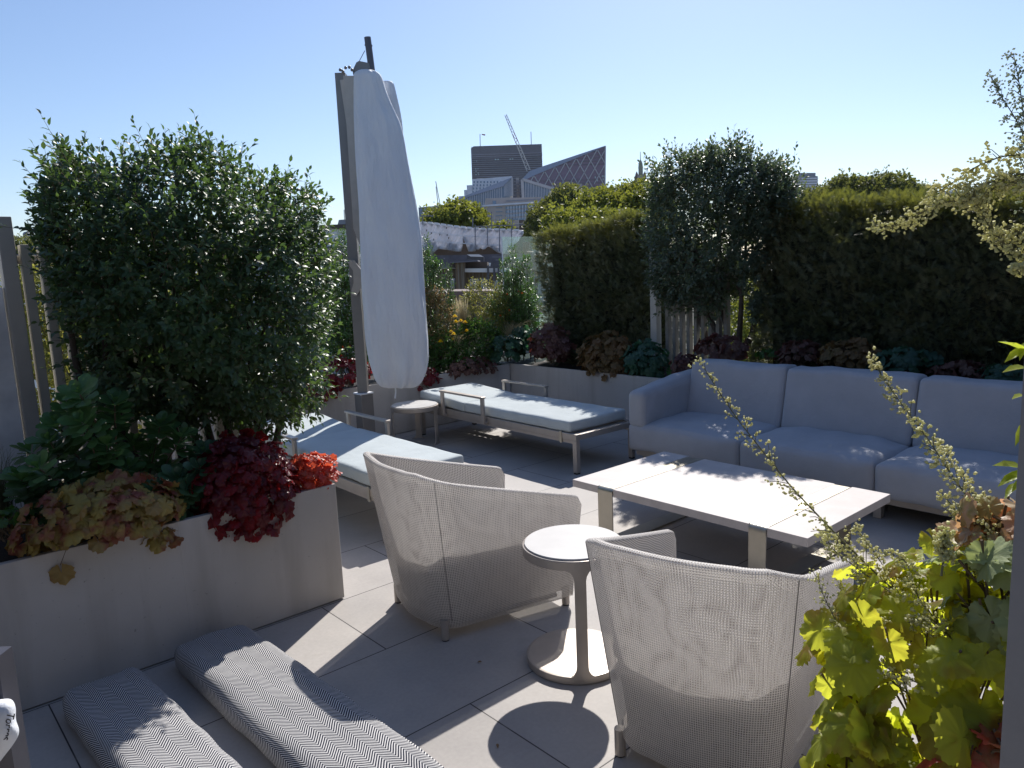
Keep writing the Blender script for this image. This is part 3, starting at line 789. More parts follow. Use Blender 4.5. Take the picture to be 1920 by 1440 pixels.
cvr = npmesh('cover', V, [F4], MT['canvas'], t, True)
sub = cvr.modifiers.new('s', 'SUBSURF'); sub.levels = 1; sub.render_levels = 1
# the lobe that stands behind the first at the top right
prof2 = [(153, 722, 735), (158, 719, 739), (175, 722, 743), (200, 730, 749), (228, 737, 754), (260, 740, 757), (330, 742, 766)]
rings = []
for y, xl, xr in prof2:
    a = Dp(xl-8, y, CD+.16); b_ = Dp(xr, y, CD+.16); c = (a+b_)/2; wdt = np.linalg.norm(b_-a)/2; sx = (b_-a)/np.linalg.norm(b_-a)
    rings.append([c+sx*wdt*math.cos(2*math.pi*k/24)+hd*wdt*.7*math.sin(2*math.pi*k/24) for k in range(24)])
V = np.array([L3(p) for r_ in rings for p in r_]); F4 = np.array([(j*24+k, j*24+(k+1) % 24, (j+1)*24+(k+1) % 24, (j+1)*24+k) for j in range(len(rings)-1) for k in range(24)])
V = np.vstack([V, V[:24].mean(0)]); top = len(V)-1
npmesh('cover_lobe', V, [F4, np.array([(k, top, (k+1) % 24) for k in range(24)])], MT['canvas'], t, True)
bm = B(); tube(bm, [L3(Dp(741, 722, CD)), L3(Dp(742, 735, CD)), L3(Dp(741, 747, CD))], .008, 6); obj('tie_cord', bm, MT['towel'], t)

# ---- right edge frame and left corner towel stand
pA = Dp(1917.5, 720, .62); 
bm = B(); c0 = pA; r3 = Vector(rt); h3 = Vector(hd)
p0 = Vector((c0[0], c0[1], 0)); w_ = .09
poly = [p0, p0+r3*w_, p0+r3*w_-h3*.05, p0-h3*.05+r3*.012]
prism(bm, poly, (0, 0, 2.3))
tag(obj('door_frame', bm, MT['greywall']), 'grey painted frame edge cutting off the picture on the right', 'door frame')
p = Dp(8, 1340, 1.55)
t = thing('valet_stand', 'dark stand with rounded top at the bottom left corner', 'stand', (p[0], p[1], 0))
bm = B(); zt_ = Dp(8, 1222, 1.55)[2]; 
bar(bm, (0, 0, .0), (0, 0, zt_), .05, .045, up=tuple(rt)); obj('post', bm, MT['darkmetal'], t)
bm = B(); bar(bm, tuple(-rt*.30+np.array([0, 0, .02])), tuple(rt*.0+np.array([0, 0, .02])), .04, .04); obj('foot', bm, MT['mastm'], t)
tp = [(-60, 1318), (-20, 1312), (6, 1309), (22, 1307), (30, 1316), (33, 1332), (31, 1344), (34, 1356), (39, 1366), (38, 1378), (34, 1386), (22, 1404), (8, 1420), (-10, 1445), (-60, 1450)]
V = []; F = []
t2 = thing('towel', 'white towel with dark lettering hanging at the bottom left corner', 'towel', Dp(0, 1360, 1.5))
cen = Dp(0, 1360, 1.5); bm = B(); nd = 6
cp = Dp(-15, 1370, 1.42); front = [bm.verts.new(Vector(Dp(a, b_, 1.50)-cen)) for a, b_ in tp]; mid = [bm.verts.new(Vector(Dp(-15+(a+15)*.8, 1370+(b_-1370)*.85, 1.455)-cen)) for a, b_ in tp]
back = [bm.verts.new(Vector(Dp(-15+(a+15)*.9, 1370+(b_-1370)*.95, 1.56)-cen)) for a, b_ in tp]
cc = bm.verts.new(Vector(Dp(-15, 1370, 1.44)-cen)); cb = bm.verts.new(Vector(Dp(-15, 1370, 1.58)-cen)); n = len(tp)
for i in range(n):
    j = (i+1) % n
    bm.faces.new((front[i], front[j], mid[j], mid[i])); bm.faces.new((mid[i], mid[j], cc)); bm.faces.new((front[j], front[i], back[i], back[j])); bm.faces.new((back[j], back[i], cb))
tw = obj('cloth', bm, MT['towel'], t2, True)
s_ = tw.modifiers.new('s', 'SUBSURF'); s_.levels = 1; s_.render_levels = 2
fc = bpy.data.curves.new('txt', 'FONT'); fc.body = 'Torres'; fc.size = .023; fc.extrude = .0006
fo = bpy.data.objects.new('lettering', fc); COL.objects.link(fo)
dg = bpy.context.evaluated_depsgraph_get(); me = bpy.data.meshes.new_from_object(fo.evaluated_get(dg)); bpy.data.objects.remove(fo)
lo = link('lettering', me, MT['ink'], t2)
a = Dp(14, 1335, 1.452); b_ = Dp(2, 1402, 1.452); ex = Vector(b_-a).normalized(); ez = Vector(-hd); ey = ez.cross(ex).normalized(); ez = ex.cross(ey)
Mx = Matrix((ex, ey, ez)).transposed().to_4x4(); Mx.translation = Vector(a-cen); lo.matrix_local = Mx
# ================================================================ PLANTS
T_OV = t_ovate(); T_OVL = t_ovate(.30, .3); T_OB = t_obov(.2); T_OBW = t_obov(.3); T_SP = t_sprig(6, .05, .40); T_TF = t_tuft(); T_BE = t_bell()
T_LO = [t_lobed(30, 6, .028, .07, s) for s in range(3)]; T_LC = [t_lobed(56, 7, .022, .045, s+5, .10) for s in range(4)]
LM = {}
LM['osman'] = leafmat('osmanthus_leaf', [(.042, .082, .05), (.062, .115, .06), (.09, .15, .07)], .4, .28, (.25, .42, .05), .55)
LM['osman2'] = leafmat('osmanthus_leaf_grey', [(.06, .085, .065), (.085, .115, .08), (.11, .14, .09)], .36, .28, (.3, .42, .12), .55)
LM['yew'] = leafmat('yew_leaf', [(.085, .11, .06), (.115, .145, .07), (.16, .15, .085)], .5, .25, (.25, .28, .05), .4)
LM['yewtip'] = leafmat('yew_new_growth', [(.05, .085, .025), (.085, .115, .03), (.15, .125, .04)], .5, .42, (.38, .40, .06), .35)
LM['amber'] = leafmat('amber_leaf', [(.36, .29, .07), (.46, .37, .10), (.42, .22, .12), (.30, .26, .08)], .45, .35, (.6, .3, .06), .4, patch=((.28, .09, .07), 9))
LM['burg'] = leafmat('burgundy_leaf', [(.06, .009, .018), (.12, .014, .024), (.20, .024, .03)], .36, .42, (.75, .03, .02), .5)
LM['coral'] = leafmat('coral_leaf', [(.50, .04, .04), (.60, .09, .06), (.45, .13, .07)], .42, .45, (1., .16, .06), .5)
LM['purple'] = leafmat('purple_leaf', [(.10, .045, .05), (.14, .07, .065), (.16, .10, .07)], .5, .3, (.4, .08, .06), .35)
LM['olive'] = leafmat('olive_brown_leaf', [(.14, .10, .035), (.19, .14, .05), (.20, .11, .055)], .5, .3, (.4, .2, .05), .35)
LM['teal'] = leafmat('blue_green_leaf', [(.04, .10, .075), (.06, .14, .095), (.05, .11, .06)], .45, .3, (.1, .35, .1), .4)
LM['green'] = leafmat('mid_green_leaf', [(.03, .08, .022), (.045, .11, .03), (.06, .13, .035)], .4, .35, (.25, .5, .05), .45)
LM['lime'] = leafmat('lime_leaf', [(.30, .40, .05), (.40, .46, .07), (.18, .30, .06), (.42, .40, .10)], .45, .68, (.92, .95, .05), .4, patch=((.22, .09, .05), 14))
LM['pink'] = leafmat('pink_green_leaf', [(.62, .33, .27), (.66, .46, .30), (.5, .48, .25)], .45, .45, (.85, .4, .2), .4, patch=((.25, .28, .08), 12))
LM['redfg'] = leafmat('red_green_leaf', [(.42, .06, .05), (.35, .12, .08)], .45, .45, (.9, .12, .06), .4, patch=((.3, .22, .1), 12))
LM['varieg'] = leafmat('golden_leaf', [(.12, .15, .03), (.35, .34, .1), (.08, .12, .03)], .4, .4, (.7, .65, .12), .45)
LM['spirea'] = leafmat('peach_leaf', [(.35, .22, .1), (.3, .28, .1), (.1, .13, .04)], .5, .4, (.8, .5, .2), .4)
LM['euon'] = leafmat('euonymus_leaf', [(.03, .085, .03), (.045, .12, .035), (.07, .15, .04)], .3, .3, (.25, .5, .05), .6)
LM['straw'] = leafmat('straw_grass', [(.40, .33, .19), (.55, .47, .3)], .6, .45, (.9, .75, .45), .3)
LM['grass'] = leafmat('green_grass', [(.12, .16, .08), (.2, .2, .12)], .6, .4, None, .3)
LM['palegrey'] = leafmat('pale_grey_leaf', [(.34, .38, .28), (.46, .5, .38)], .5, .75, (.7, .75, .6), .3)
LM['stemg'] = leafmat('spike_stem', [(.16, .18, .09), (.22, .2, .12)], .6, .2, None, .3)
LM['bloom'] = leafmat('cream_blossom', [(.78, .76, .50), (.85, .82, .60), (.62, .64, .34)], .6, .5, (.95, .9, .5), .3)
LM['yellow'] = leafmat('yellow_petal', [(.92, .62, .02), (.95, .70, .04)], .6, .4, None, .3)
LM['orange'] = leafmat('orange_petal', [(.8, .12, .03), (.85, .2, .04)], .6, .4, None, .3)
LM['tree'] = leafmat('plane_leaf', [(.05, .085, .02), (.085, .12, .025), (.13, .16, .03)], .5, .4, (.5, .52, .06), .35)
LM['tree2'] = leafmat('dark_tree_leaf', [(.035, .06, .02), (.06, .085, .025), (.10, .12, .035)], .5, .35, (.4, .42, .08), .35)

def shoots(W, Dr, ln, nl, leaf, size, templ, droop=.15, spread=1.0):
    """leafy shoots: starts W (n,3), directions Dr, lengths ln; returns foliage V,F and twig V,F"""
    n = len(W); Dr = unit(Dr); ln = np.asarray(ln).reshape(-1, 1)
    PP = []; DD = []; NN = []; SS = []
    a0 = RS.rand(n)*6.28
    up = np.array([[0, 0, 1.]])
    X = unit(np.cross(Dr, up+rv(n, .05))); Y = np.cross(X, Dr)
    bend = RS.normal(0, .18, (n, 3))
    for k in range(nl):
        t = (k+.5)/nl; a = a0+k*2.4
        side = X*np.cos(a)[:, None]+Y*np.sin(a)[:, None]
        base = W+Dr*ln*t+bend*ln*t*t*.5+side*.002
        d = side*spread*(1.15-.75*t)+Dr*(.35+.9*t)+np.array([0, 0, -droop])
        PP.append(base+rv(n, .003)); DD.append(d); NN.append(Dr*1.+up*.6-side*.2+rv(n, .25)); SS.append(size*(1-.35*t)*(.75+.5*RS.rand(n)))
    V, F = leaves(templ, np.concatenate(PP), np.concatenate(DD), np.concatenate(NN), np.concatenate(SS))
    # twigs: thin three-sided rods
    e = W+Dr*ln+bend*ln*.5; r = .0016
    tv = np.stack([W+X*r, W-X*r*.5+Y*r*.87, W-X*r*.5-Y*r*.87, e+X*r*.5, e+Y*r*.4, e-Y*r*.4], 1).reshape(-1, 3)
    off = (np.arange(n)*6)[:, None, None]
    tf = (np.array([(0, 1, 4, 3), (1, 2, 5, 4), (2, 0, 3, 5)])[None]+off).reshape(-1, 4)
    return (V, F), (tv, [tf])
def limbs(par, base, targets, r0, name='trunk', mat='bark', wob=.05, seed=1, nb=4):
    rs = np.random.RandomState(seed); bm = B()
    for b_, tg in zip(base, targets):
        b_ = np.array(b_, float); tg = np.array(tg, float); n = 9; pts = []
        w1 = rs.normal(0, wob, 3)
        for i in range(n+1):
            t = i/n; p = b_+(tg-b_)*t+w1*math.sin(math.pi*t)+rs.normal(0, wob*.12, 3)*(0 < i < n); pts.append(p)
        tube(bm, pts, [r0*(1-.7*i/n) for i in range(n+1)], 7)
        for _ in range(nb):
            i = rs.randint(3, n); q = pts[i]; e = q+(tg-b_)*rs.uniform(.15, .35)+rs.normal(0, .14, 3)*np.linalg.norm(tg-b_)*.6
            tube(bm, [q, (q+e)/2+rs.normal(0, .02, 3), e], [r0*.4, r0*.28, r0*.12], 5)
    return obj(name, bm, MT[mat], par, True)
def reloc(t, o):
    """keep world placement of a child whose mesh was made in world space"""
    o.parent = t; o.location = (-t.location[0], -t.location[1], -t.location[2])
def shrub(name, label, cat, base, W, Dr, ln, nl, size, mat, templ=T_OV, droop=.15, group=None, spread=1., twigs=True, extra=None):
    t = thing(name, label, cat, base, 0, group)
    f, tw = shoots(W, Dr, ln, nl, None, size, templ, droop, spread)
    if extra: f = merge([f, extra[0]]); tw = merge([tw, extra[1]])
    o = npmesh('foliage', f[0], f[1], mat); reloc(t, o)
    if twigs: o = npmesh('twigs', tw[0], tw[1], MT['twig']); reloc(t, o)
    return t

# ---- big left bush
poly = [(62, 352), (78, 318), (98, 292), (128, 305), (150, 330), (185, 310), (215, 312), (250, 310), (278, 280), (300, 300), (335, 288), (362, 262), (390, 290), (420, 302), (450, 318), (480, 345), (520, 338), (560, 350), (588, 355), (604, 392), (606, 425), (622, 470), (630, 530), (626, 600), (622, 650), (612, 700), (600, 745), (565, 770), (530, 760), (485, 800), (440, 775), (400, 765), (330, 775), (250, 765), (185, 745), (150, 700), (135, 640), (105, 570), (88, 520), (90, 470), (68, 440), (66, 400)]
by = 3.95
poly = [(340+(a-340)*(.93 if a < 340 else .91), b_+6) for a, b_ in poly]
W, nv, e = sample_crown(poly, 4800, lambda a, b: Yp(a, b, by), (0.15, 1, 0), .50, 110, .62)
cen = Yp(340, 520, by)
clump = np.sin(7*W[:, 0]+3*W[:, 2])*np.sin(6*W[:, 2]-5*W[:, 1])+.6*np.sin(11*W[:, 2]+9*W[:, 0]+1)
kp = ~((W[:, 2] > 1.95) & (RS.rand(len(W)) < .35)) & ~((clump < -.5) & (RS.rand(len(W)) < .6)); W = W[kp]; nv = nv[kp]
Dr = nv*.55+unit(W-cen)*.8+np.array([0, 0, .75])+rv(len(W), .45)
lowr = W[:, 2] < 1.0; Dr[lowr, 2] -= 1.0
ln = RS.uniform(.06, .15, len(W))+.07*(RS.rand(len(W)) < .12)
tips = [(97, 262), (130, 282), (180, 275), (217, 285), (256, 300), (277, 250), (291, 247), (318, 275), (365, 235), (340, 262), (385, 268), (412, 273), (440, 300), (500, 318), (532, 306), (572, 320), (594, 322), (48, 352), (52, 325), (606, 352), (62, 385), (150, 330), (236, 296), (460, 318), (70, 300), (110, 272), (84, 285), (168, 300), (348, 250), (375, 246), (400, 280), (550, 325), (620, 395), (50, 412), (60, 425), (632, 460), (640, 520), (620, 430)]
TW = []; TD = []; TL = []
for a, b_ in tips:
    a = 340+(a-340)*.96; b_ += 8
    tp = Yp(a, b_, by+random.uniform(-.2, .2)); q = tp+np.array([random.uniform(-.05, .05), random.uniform(-.05, .05), -.24]); q = q+(cen-q)*.06
    for s_ in range(2): TW.append(q+RS.normal(0, .012, 3)*s_); TD.append(tp-q+RS.normal(0, .02, 3)*s_); TL.append(np.linalg.norm(tp-q)*(1-.3*s_))
EX = shoots(np.array(TW), np.array(TD), np.array(TL), 15, None, .046, T_OVL, .05)
t = shrub('osmanthus_bush', 'large dark evergreen bush in front of the slat fence on the left', 'bush', (1.5, 3.95, .56), W, Dr, ln, 9, .046, LM['osman'], extra=EX)
bx = [(1.42, 3.98, .55), (1.52, 4.05, .55), (1.62, 3.95, .55), (1.24, 4.0, .55), (1.68, 4.05, .55), (1.35, 4.1, .55), (1.05, 4.0, .55), (.9, 4.05, .55)]
tg = [Yp(300, 520, 3.95), Yp(360, 420, 4.0), Yp(470, 480, 3.9), Yp(220, 480, 4.05), Yp(540, 560, 4.), Yp(400, 560, 4.1), Yp(180, 400, 4.), Yp(120, 420, 4.)]
o = limbs(None, bx, tg, .024, seed=4); reloc(t, o)

# ---- second bush in front of the right slat fence
sh = lambda L: [(1180+a/3., 220+b_/3.) for a, b_ in L]
poly = sh([(85, 250), (120, 310), (135, 380), (110, 600), (105, 720), (110, 800), (165, 980), (210, 1075), (330, 1050), (420, 1060), (470, 1130), (540, 1060), (600, 950), (640, 905), (690, 1040), (740, 1150), (800, 1100), (800, 760), (850, 640), (930, 500), (940, 380), (870, 260), (800, 240), (740, 260), (700, 230), (640, 150), (610, 110), (570, 170), (500, 170), (430, 200), (350, 200), (290, 180), (220, 170), (180, 220), (140, 260)])
poly = [(1345+(a-1345)*.92, b_+(12 if b_ < 400 else 0)) for a, b_ in poly]
W, nv, e = sample_crown(poly, 4000, lambda a, b: Xp(a, b, 6.2), (1, .15, 0), .42, 70, .62)
cen2 = Xp(1340, 420, 6.2)
clump = np.sin(5*W[:, 1]+3*W[:, 2])*np.sin(5*W[:, 2]-4*W[:, 0])+.6*np.sin(9*W[:, 2]+8*W[:, 1]+1)
kp = ~((clump < -.4) & (RS.rand(len(W)) < .7)); W = W[kp]; nv = nv[kp]
Dr = nv*.5+unit(W-cen2)*.8+np.array([0, 0, .8])+rv(len(W), .45)
TW = []; TD = []; TL = []
for a, b_ in sh([(72, 228), (100, 225), (150, 240), (185, 190), (205, 115), (270, 135), (350, 155), (430, 140), (465, 165), (500, 125), (520, 140), (610, 75), (600, 110), (668, 140), (710, 175), (770, 150), (795, 220), (850, 210), (890, 200), (962, 158), (935, 190), (950, 278), (915, 240), (75, 260)]):
    a = 1345+(a-1345)*.97
    tp = Xp(a, b_, 6.2+random.uniform(-.15, .15)); q = tp+np.array([0, 0, -.38])+(cen2-tp)*.10
    for s_ in range(2): TW.append(q+RS.normal(0, .02, 3)*s_); TD.append(tp-q+RS.normal(0, .03, 3)*s_); TL.append(np.linalg.norm(tp-q)*(1-.3*s_))
EX = shoots(np.array(TW), np.array(TD), np.array(TL), 15, None, .052, T_OVL, .05)
t = shrub('osmanthus_bush', 'tall loose grey-green bush rising above the hedge beside the pale post', 'bush', tuple(Xp(1355, 640, 6.25)*np.array([1, 1, 0])+np.array([0, 0, .5])), W, Dr, RS.uniform(.08, .18, len(W)), 9, .052, LM['osman2'], extra=EX)
bx = [Xp(1350, 645, 6.25), Xp(1362, 645, 6.3), Xp(1385, 645, 6.2), Xp(1400, 650, 6.25), Xp(1330, 650, 6.25)]
tg = [Xp(1290, 430, 6.2), Xp(1350, 380, 6.25), Xp(1400, 400, 6.2), Xp(1440, 430, 6.25), Xp(1260, 420, 6.2)]
o = limbs(None, bx, tg, .03, seed=6); reloc(t, o)

# ---- clipped yew hedges
def hedge(label, x0, x1, y0, y1, z0, ztop, dens, seed=0):
    t = thing('yew_hedge', label, 'hedge', ((x0+x1)/2, (y0+y1)/2, z0))
    rs = np.random.RandomState(seed)
    def zt(y): return ztop[0]+(ztop[1]-ztop[0])*(y-y0)/(y1-y0)
    P = []; N = []
    n = int(dens*(y1-y0)*(zt(y0)-z0)); y = y0+rs.rand(n)*(y1-y0); z = z0+rs.rand(n)*(zt(y)-z0)
    P.append(np.stack([np.full(n, x0), y, z], 1)); N.append(np.tile([-1., 0, 0], (n, 1)))
    n = int(dens*.9*(y1-y0)*(x1-x0)); y = y0+rs.rand(n)*(y1-y0); x = x0+rs.rand(n)*(x1-x0)
    Pt = np.stack([x, y, zt(y)], 1); Nt = np.tile([0., 0, 1], (n, 1))
    for yy_, s in ((y0, -1), (y1, 1)):
        n = int(dens*.8*(x1-x0)*(zt(yy_)-z0)); x = x0+rs.rand(n)*(x1-x0); z = z0+rs.rand(n)*(zt(yy_)-z0)
        P.append(np.stack([x, np.full(n, yy_), z], 1)); N.append(np.tile([0., s, 0], (n, 1)))
    P = np.concatenate(P); N = np.concatenate(N)
    def wave(Q): return (.035*np.sin(Q[:, 1]*5.1+Q[:, 2]*3)+.03*np.sin(Q[:, 1]*11.7-Q[:, 2]*8+1)+.02*np.sin(Q[:, 2]*17+Q[:, 1]*5))
    P = P+N*(wave(P)-.04+rs.normal(0, .045, len(P))-.02)[:, None]
    D = N*.75+np.array([0, 0, .55])+rs.normal(0, .5, P.shape)
    ok = rs.rand(len(P)) > .0
    V, F = leaves(T_SP, P, D, np.array([0, 0, 1.])+N*.6+rs.normal(0, .5, P.shape), rs.uniform(.05, .12, len(P)))
    o = npmesh('foliage', V, F, LM['yew']); reloc(t, o)
    # a band of new growth along the top and the upper shoulder
    n = int(dens*.8*(y1-y0)*.26); y = y0+rs.rand(n)*(y1-y0); z = zt(y)-np.abs(rs.normal(0, .075, n))
    Ps = np.stack([np.full(n, x0), y, z], 1); Ns = np.tile([-.8, 0, .5], (n, 1))
    Q = np.concatenate([Pt, Ps]); NQ = np.concatenate([Nt, Ns])
    Q = Q+NQ*(wave(Q)-.02+rs.normal(0, .03, len(Q)))[:, None]
    D = NQ*.6+np.array([0, 0, .5])+rs.normal(0, .7, Q.shape)
    V, F = leaves(T_SP, Q, D, np.array([-.3, 0, .6])+rs.normal(0, .6, Q.shape), rs.uniform(.035, .085, len(Q)))
    o = npmesh('new_growth', V, F, LM['yewtip']); reloc(t, o)
    # dark hull filling the shaded inside, added so nothing shows through
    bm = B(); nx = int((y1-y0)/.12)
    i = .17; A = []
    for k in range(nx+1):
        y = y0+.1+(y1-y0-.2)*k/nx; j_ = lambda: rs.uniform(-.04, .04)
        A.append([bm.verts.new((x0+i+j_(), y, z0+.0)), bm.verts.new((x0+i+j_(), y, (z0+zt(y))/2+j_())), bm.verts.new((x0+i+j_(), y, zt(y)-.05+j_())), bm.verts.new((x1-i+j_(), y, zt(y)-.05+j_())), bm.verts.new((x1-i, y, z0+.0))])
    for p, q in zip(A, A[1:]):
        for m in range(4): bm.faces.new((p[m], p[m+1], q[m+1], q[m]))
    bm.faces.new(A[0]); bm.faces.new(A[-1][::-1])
    o = obj('dark_core', bm, MT['core']); reloc(t, o)
    bm = B()
    for k in range(int((y1-y0)/.4)):
        y = y0+.2+k*.4; tube(bm, [(x0+.3, y, .48), (x0+.3+rs.uniform(-.05, .05), y+rs.uniform(-.05, .05), z0+.5)], [.02, .012], 6)
    o = obj('trunk', bm, MT['bark']); reloc(t, o)
    return t
yR = Xp(1412, 560, 6.1)[1]
hedge('long dark clipped yew hedge behind the sofa with golden new growth on top', 6.08, 6.85, -1.6, yR, .52, (1.78, 2.10), 2600, 1)
yL0 = Xp(1221, 560, 6.2)[1]+.10; yL1 = Xp(1003, 560, 6.2)[1]-.1
hedge('shorter clipped yew hedge left of the pale post, under the far trees', 6.18, 6.95, yL0, yL1, .52, (2.12, 2.0), 2600, 2)

# ---- leafy mounds (coral bells)
def mound(label, c, r, n, size, mat, hang=.3, templs=None, group='coral bells along the planters', name='coral_bells', seed=0, front=None, cat='plant', fill=True, upf=.5):
    rs = np.random.RandomState(seed+50); c = np.array(c, float); r = np.array(r, float)
    t = thing(name, label, cat, (c[0], c[1], c[2]-r[2]*.5), 0, group)
    d = unit(rs.normal(0, 1, (n*3, 3))); d = d[d[:, 2] > -hang][:n]
    if front is not None: fr = np.array(front); d = unit(d+fr[None]*.35)
    P = c+d*r*rs.uniform(.72, 1.06, (len(d), 1))
    side = unit(np.cross(d, rs.normal(0, 1, d.shape)))
    D = d*.35+side*.5+np.array([0, 0, -.55])+rs.normal(0, .25, d.shape)
    N = d*.9+np.array([0, 0, upf])+rs.normal(0, .28, d.shape)
    P = P-unit(D)*size*.4
    parts = []; tt = templs or T_LO
    S = size*rs.uniform(.65, 1.25, len(d))
    for k in range(len(tt)):
        m_ = np.arange(len(d)) % len(tt) == k
        if m_.any(): parts.append(leaves(tt[k], P[m_], D[m_], N[m_], S[m_]))
    V, F = merge(parts); o = npmesh('foliage', V, F, mat, None, True); reloc(t, o)
    bm = B()
    for k in range(min(len(d), 26)):
        b_ = Vector(c+np.array([rs.normal(0, .02), rs.normal(0, .02), -r[2]*.8])); e_ = Vector(P[k]); m_ = (b_+e_)/2+Vector((0, 0, .02)); tube(bm, [b_, m_, e_], .0022, 4)
    o = obj('stems', bm, MT['twig']); reloc(t, o)
    return t
F1 = (0, -1, .2)
mound('amber and olive coral bells spilling over the long planter on the left', Yp(195, 962, 3.44), (.33, .17, .15), 250, .078, LM['amber'], .7, seed=1, front=F1)
mound('small pinkish amber leaves hanging over the planter beside the dark red ones', Yp(298, 1008, 3.42), (.09, .08, .06), 26, .07, LM['amber'], .6, seed=2, front=F1)
mound('dark burgundy coral bells tumbling over the planter, red where the sun shines through', Yp(455, 918, 3.49), (.26, .19, .28), 600, .066, LM['burg'], .85, seed=3, front=F1)
mound('bright coral red coral bells in full sun on the planter corner', Yp(578, 888, 3.50), (.15, .13, .105), 230, .048, LM['coral'], .5, seed=4)
mound('green ferny leaves at the far left planter edge', Yp(18, 985, 3.5), (.13, .1, .07), 40, .06, LM['green'], .3, seed=5, group=None, name='fern_plant')
t = thing('coral_bells', 'single reddish leaf dangling in front of the planter wall', 'plant', Yp(112, 1060, 3.36))
V, F = leaves(T_LO[1], [Yp(112, 1058, 3.36)], [(0.05, 0, -1)], [(-.3, -1, .2)], [.10]); o = npmesh('leaf', V, F, LM['amber'], None, True); reloc(t, o)
bm = B(); tube(bm, [Yp(120, 985, 3.40), Yp(128, 1020, 3.37), Yp(113, 1060, 3.36)], .0018, 5); o = obj('stem', bm, MT['twig']); reloc(t, o)
# back-left planter
mound('dark red leaves under the big bush, left of the parasol mast', Yp(648, 700, 6.62), (.30, .17, .17), 130, .075, LM['burg'], .6, seed=6, front=F1)
mound('wine red leaves hanging over the back planter left of the mast foot', Yp(600, 735, 6.55), (.22, .1, .12), 70, .07, LM['burg'], .6, seed=16, front=F1)
mound('red leaves behind the lower end of the parasol cover', Yp(800, 712, 6.58), (.16, .12, .14), 60, .07, LM['burg'], .6, seed=7, front=F1)
mound('rusty leaves low in the back planter below the yellow flowers', Yp(885, 690, 6.6), (.36, .14, .13), 130, .07, LM['purple'], .6, seed=8, front=F1)
mound('large round blue-green leaves in the far corner of the planters', Yp(950, 655, 6.65), (.26, .2, .17), 100, .11, LM['teal'], .5, seed=9)
mound('green broad leaves beside the purple ones in the far corner', Xp(978, 640, 6.05), (.15, .2, .2), 60, .12, LM['teal'], .6, seed=10)
FX = (-1, 0, .2)
mound('purple coral bells hanging over the planter in the far corner', Xp(1033, 648, 5.82), (.2, .27, .24), 240, .085, LM['purple'], .7, seed=11, front=FX)
mound('large olive brown coral bells hanging over the planter beyond the loungers', Xp(1140, 672, 5.84), (.2, .36, .27), 380, .08, LM['olive'], .8, seed=12, front=FX)
mound('blue-green coral bells next to the foot of the pale post', Xp(1212, 680, 5.86), (.18, .26, .22), 170, .10, LM['teal'], .7, seed=13, front=FX)
mound('dull red coral bells left of the sofa back', Xp(1290, 690, 5.88), (.16, .18, .13), 90, .08, LM['purple'], .6, seed=14, front=FX)
mound('brownish coral bells behind the left end of the sofa back', Xp(1355, 655, 5.9), (.16, .28, .13), 120, .08, LM['purple'], .5, seed=15)
mound('small bright green fern behind the sofa between darker leaves', Xp(1440, 665, 5.88), (.08, .10, .05), 36, .05, LM['green'], .3, seed=17, group=None, name='fern_plant')
mound('dark wine coloured leaves behind the first seam of the sofa', Xp(1500, 665, 5.9), (.15, .2, .12), 90, .08, LM['purple'], .5, seed=18)
mound('olive brown coral bells behind the middle of the sofa', Xp(1592, 665, 5.88), (.16, .24, .13), 130, .08, LM['olive'], .5, seed=19)
mound('grey-green round leaves behind the sofa, right of the middle', Xp(1690, 680, 5.9), (.16, .24, .12), 80, .10, LM['teal'], .5, seed=20)
mound('brown leaves behind the right part of the sofa back', Xp(1800, 705, 5.9), (.16, .2, .11), 80, .08, LM['purple'], .5, seed=21)
mound('greenish leaves behind the sofa at the right picture edge', Xp(1890, 715, 5.9), (.16, .22, .11), 80, .08, LM['teal'], .5, seed=22)

# ---- rosette shrubs in the left planter
def rosettes(label, pts, size, mat, cat='shrub', name='evergreen_shrub', stem=.22, per=11, seed=0, base=None, templ=None):
    rs = np.random.RandomState(seed); pts = np.array(pts); n = len(pts)
    base = np.array(base if base is not None else pts.mean(0)-np.array([0, 0, .2]))
    t = thing(name, label, cat, tuple(base))
    ax = unit(unit(pts-base)*.9+np.array([0, -.25, .9])+rs.normal(0, .3, (n, 3)))
    P = []; D = []; N = []; S = []
    X = unit(np.cross(ax, np.array([[.3, 1, .1]]))); Y = np.cross(X, ax)
    for ring, (m, ang, sc, dz) in enumerate(((4, .35, .6, .012), (per-4, .95, 1., 0), (per-3, 1.25, .95, -.03), (per-4, 1.35, .9, -.07))):
        a0 = rs.rand(n)*6.28
        for k in range(m):
            a = a0+k*6.283/m+rs.normal(0, .18, n); s = X*np.cos(a)[:, None]+Y*np.sin(a)[:, None]
            an = ang+rs.normal(0, .15, n)
            d = s*np.sin(an)[:, None]+ax*np.cos(an)[:, None]
            P.append(pts+ax*dz+s*.004); D.append(d); N.append(ax*np.sin(an)[:, None]-s*np.cos(an)[:, None]*.8+rs.normal(0, .12, (n, 3))); S.append(size*sc*rs.uniform(.8, 1.2, n))
    V, F = leaves(templ or T_OBW, np.concatenate(P), np.concatenate(D), np.concatenate(N), np.concatenate(S))
    o = npmesh('foliage', V, F, mat, None, True); reloc(t, o)
    bm = B()
    for i in range(n): b_ = base+rs.normal(0, .03, 3)*np.array([1, 1, 0]); tube(bm, [b_, (b_+pts[i])/2+np.array([0, 0, -.03])+rs.normal(0, .02, 3), pts[i]], [.006, .005, .003], 5)
    o = obj('stems', bm, MT['twig']); reloc(t, o); return t
def pxpts(L, Y0, jit, rs): return [Yp(a, b_, Y0+rs.uniform(-jit, jit)) for a, b_ in L]
rs = np.random.RandomState(2)
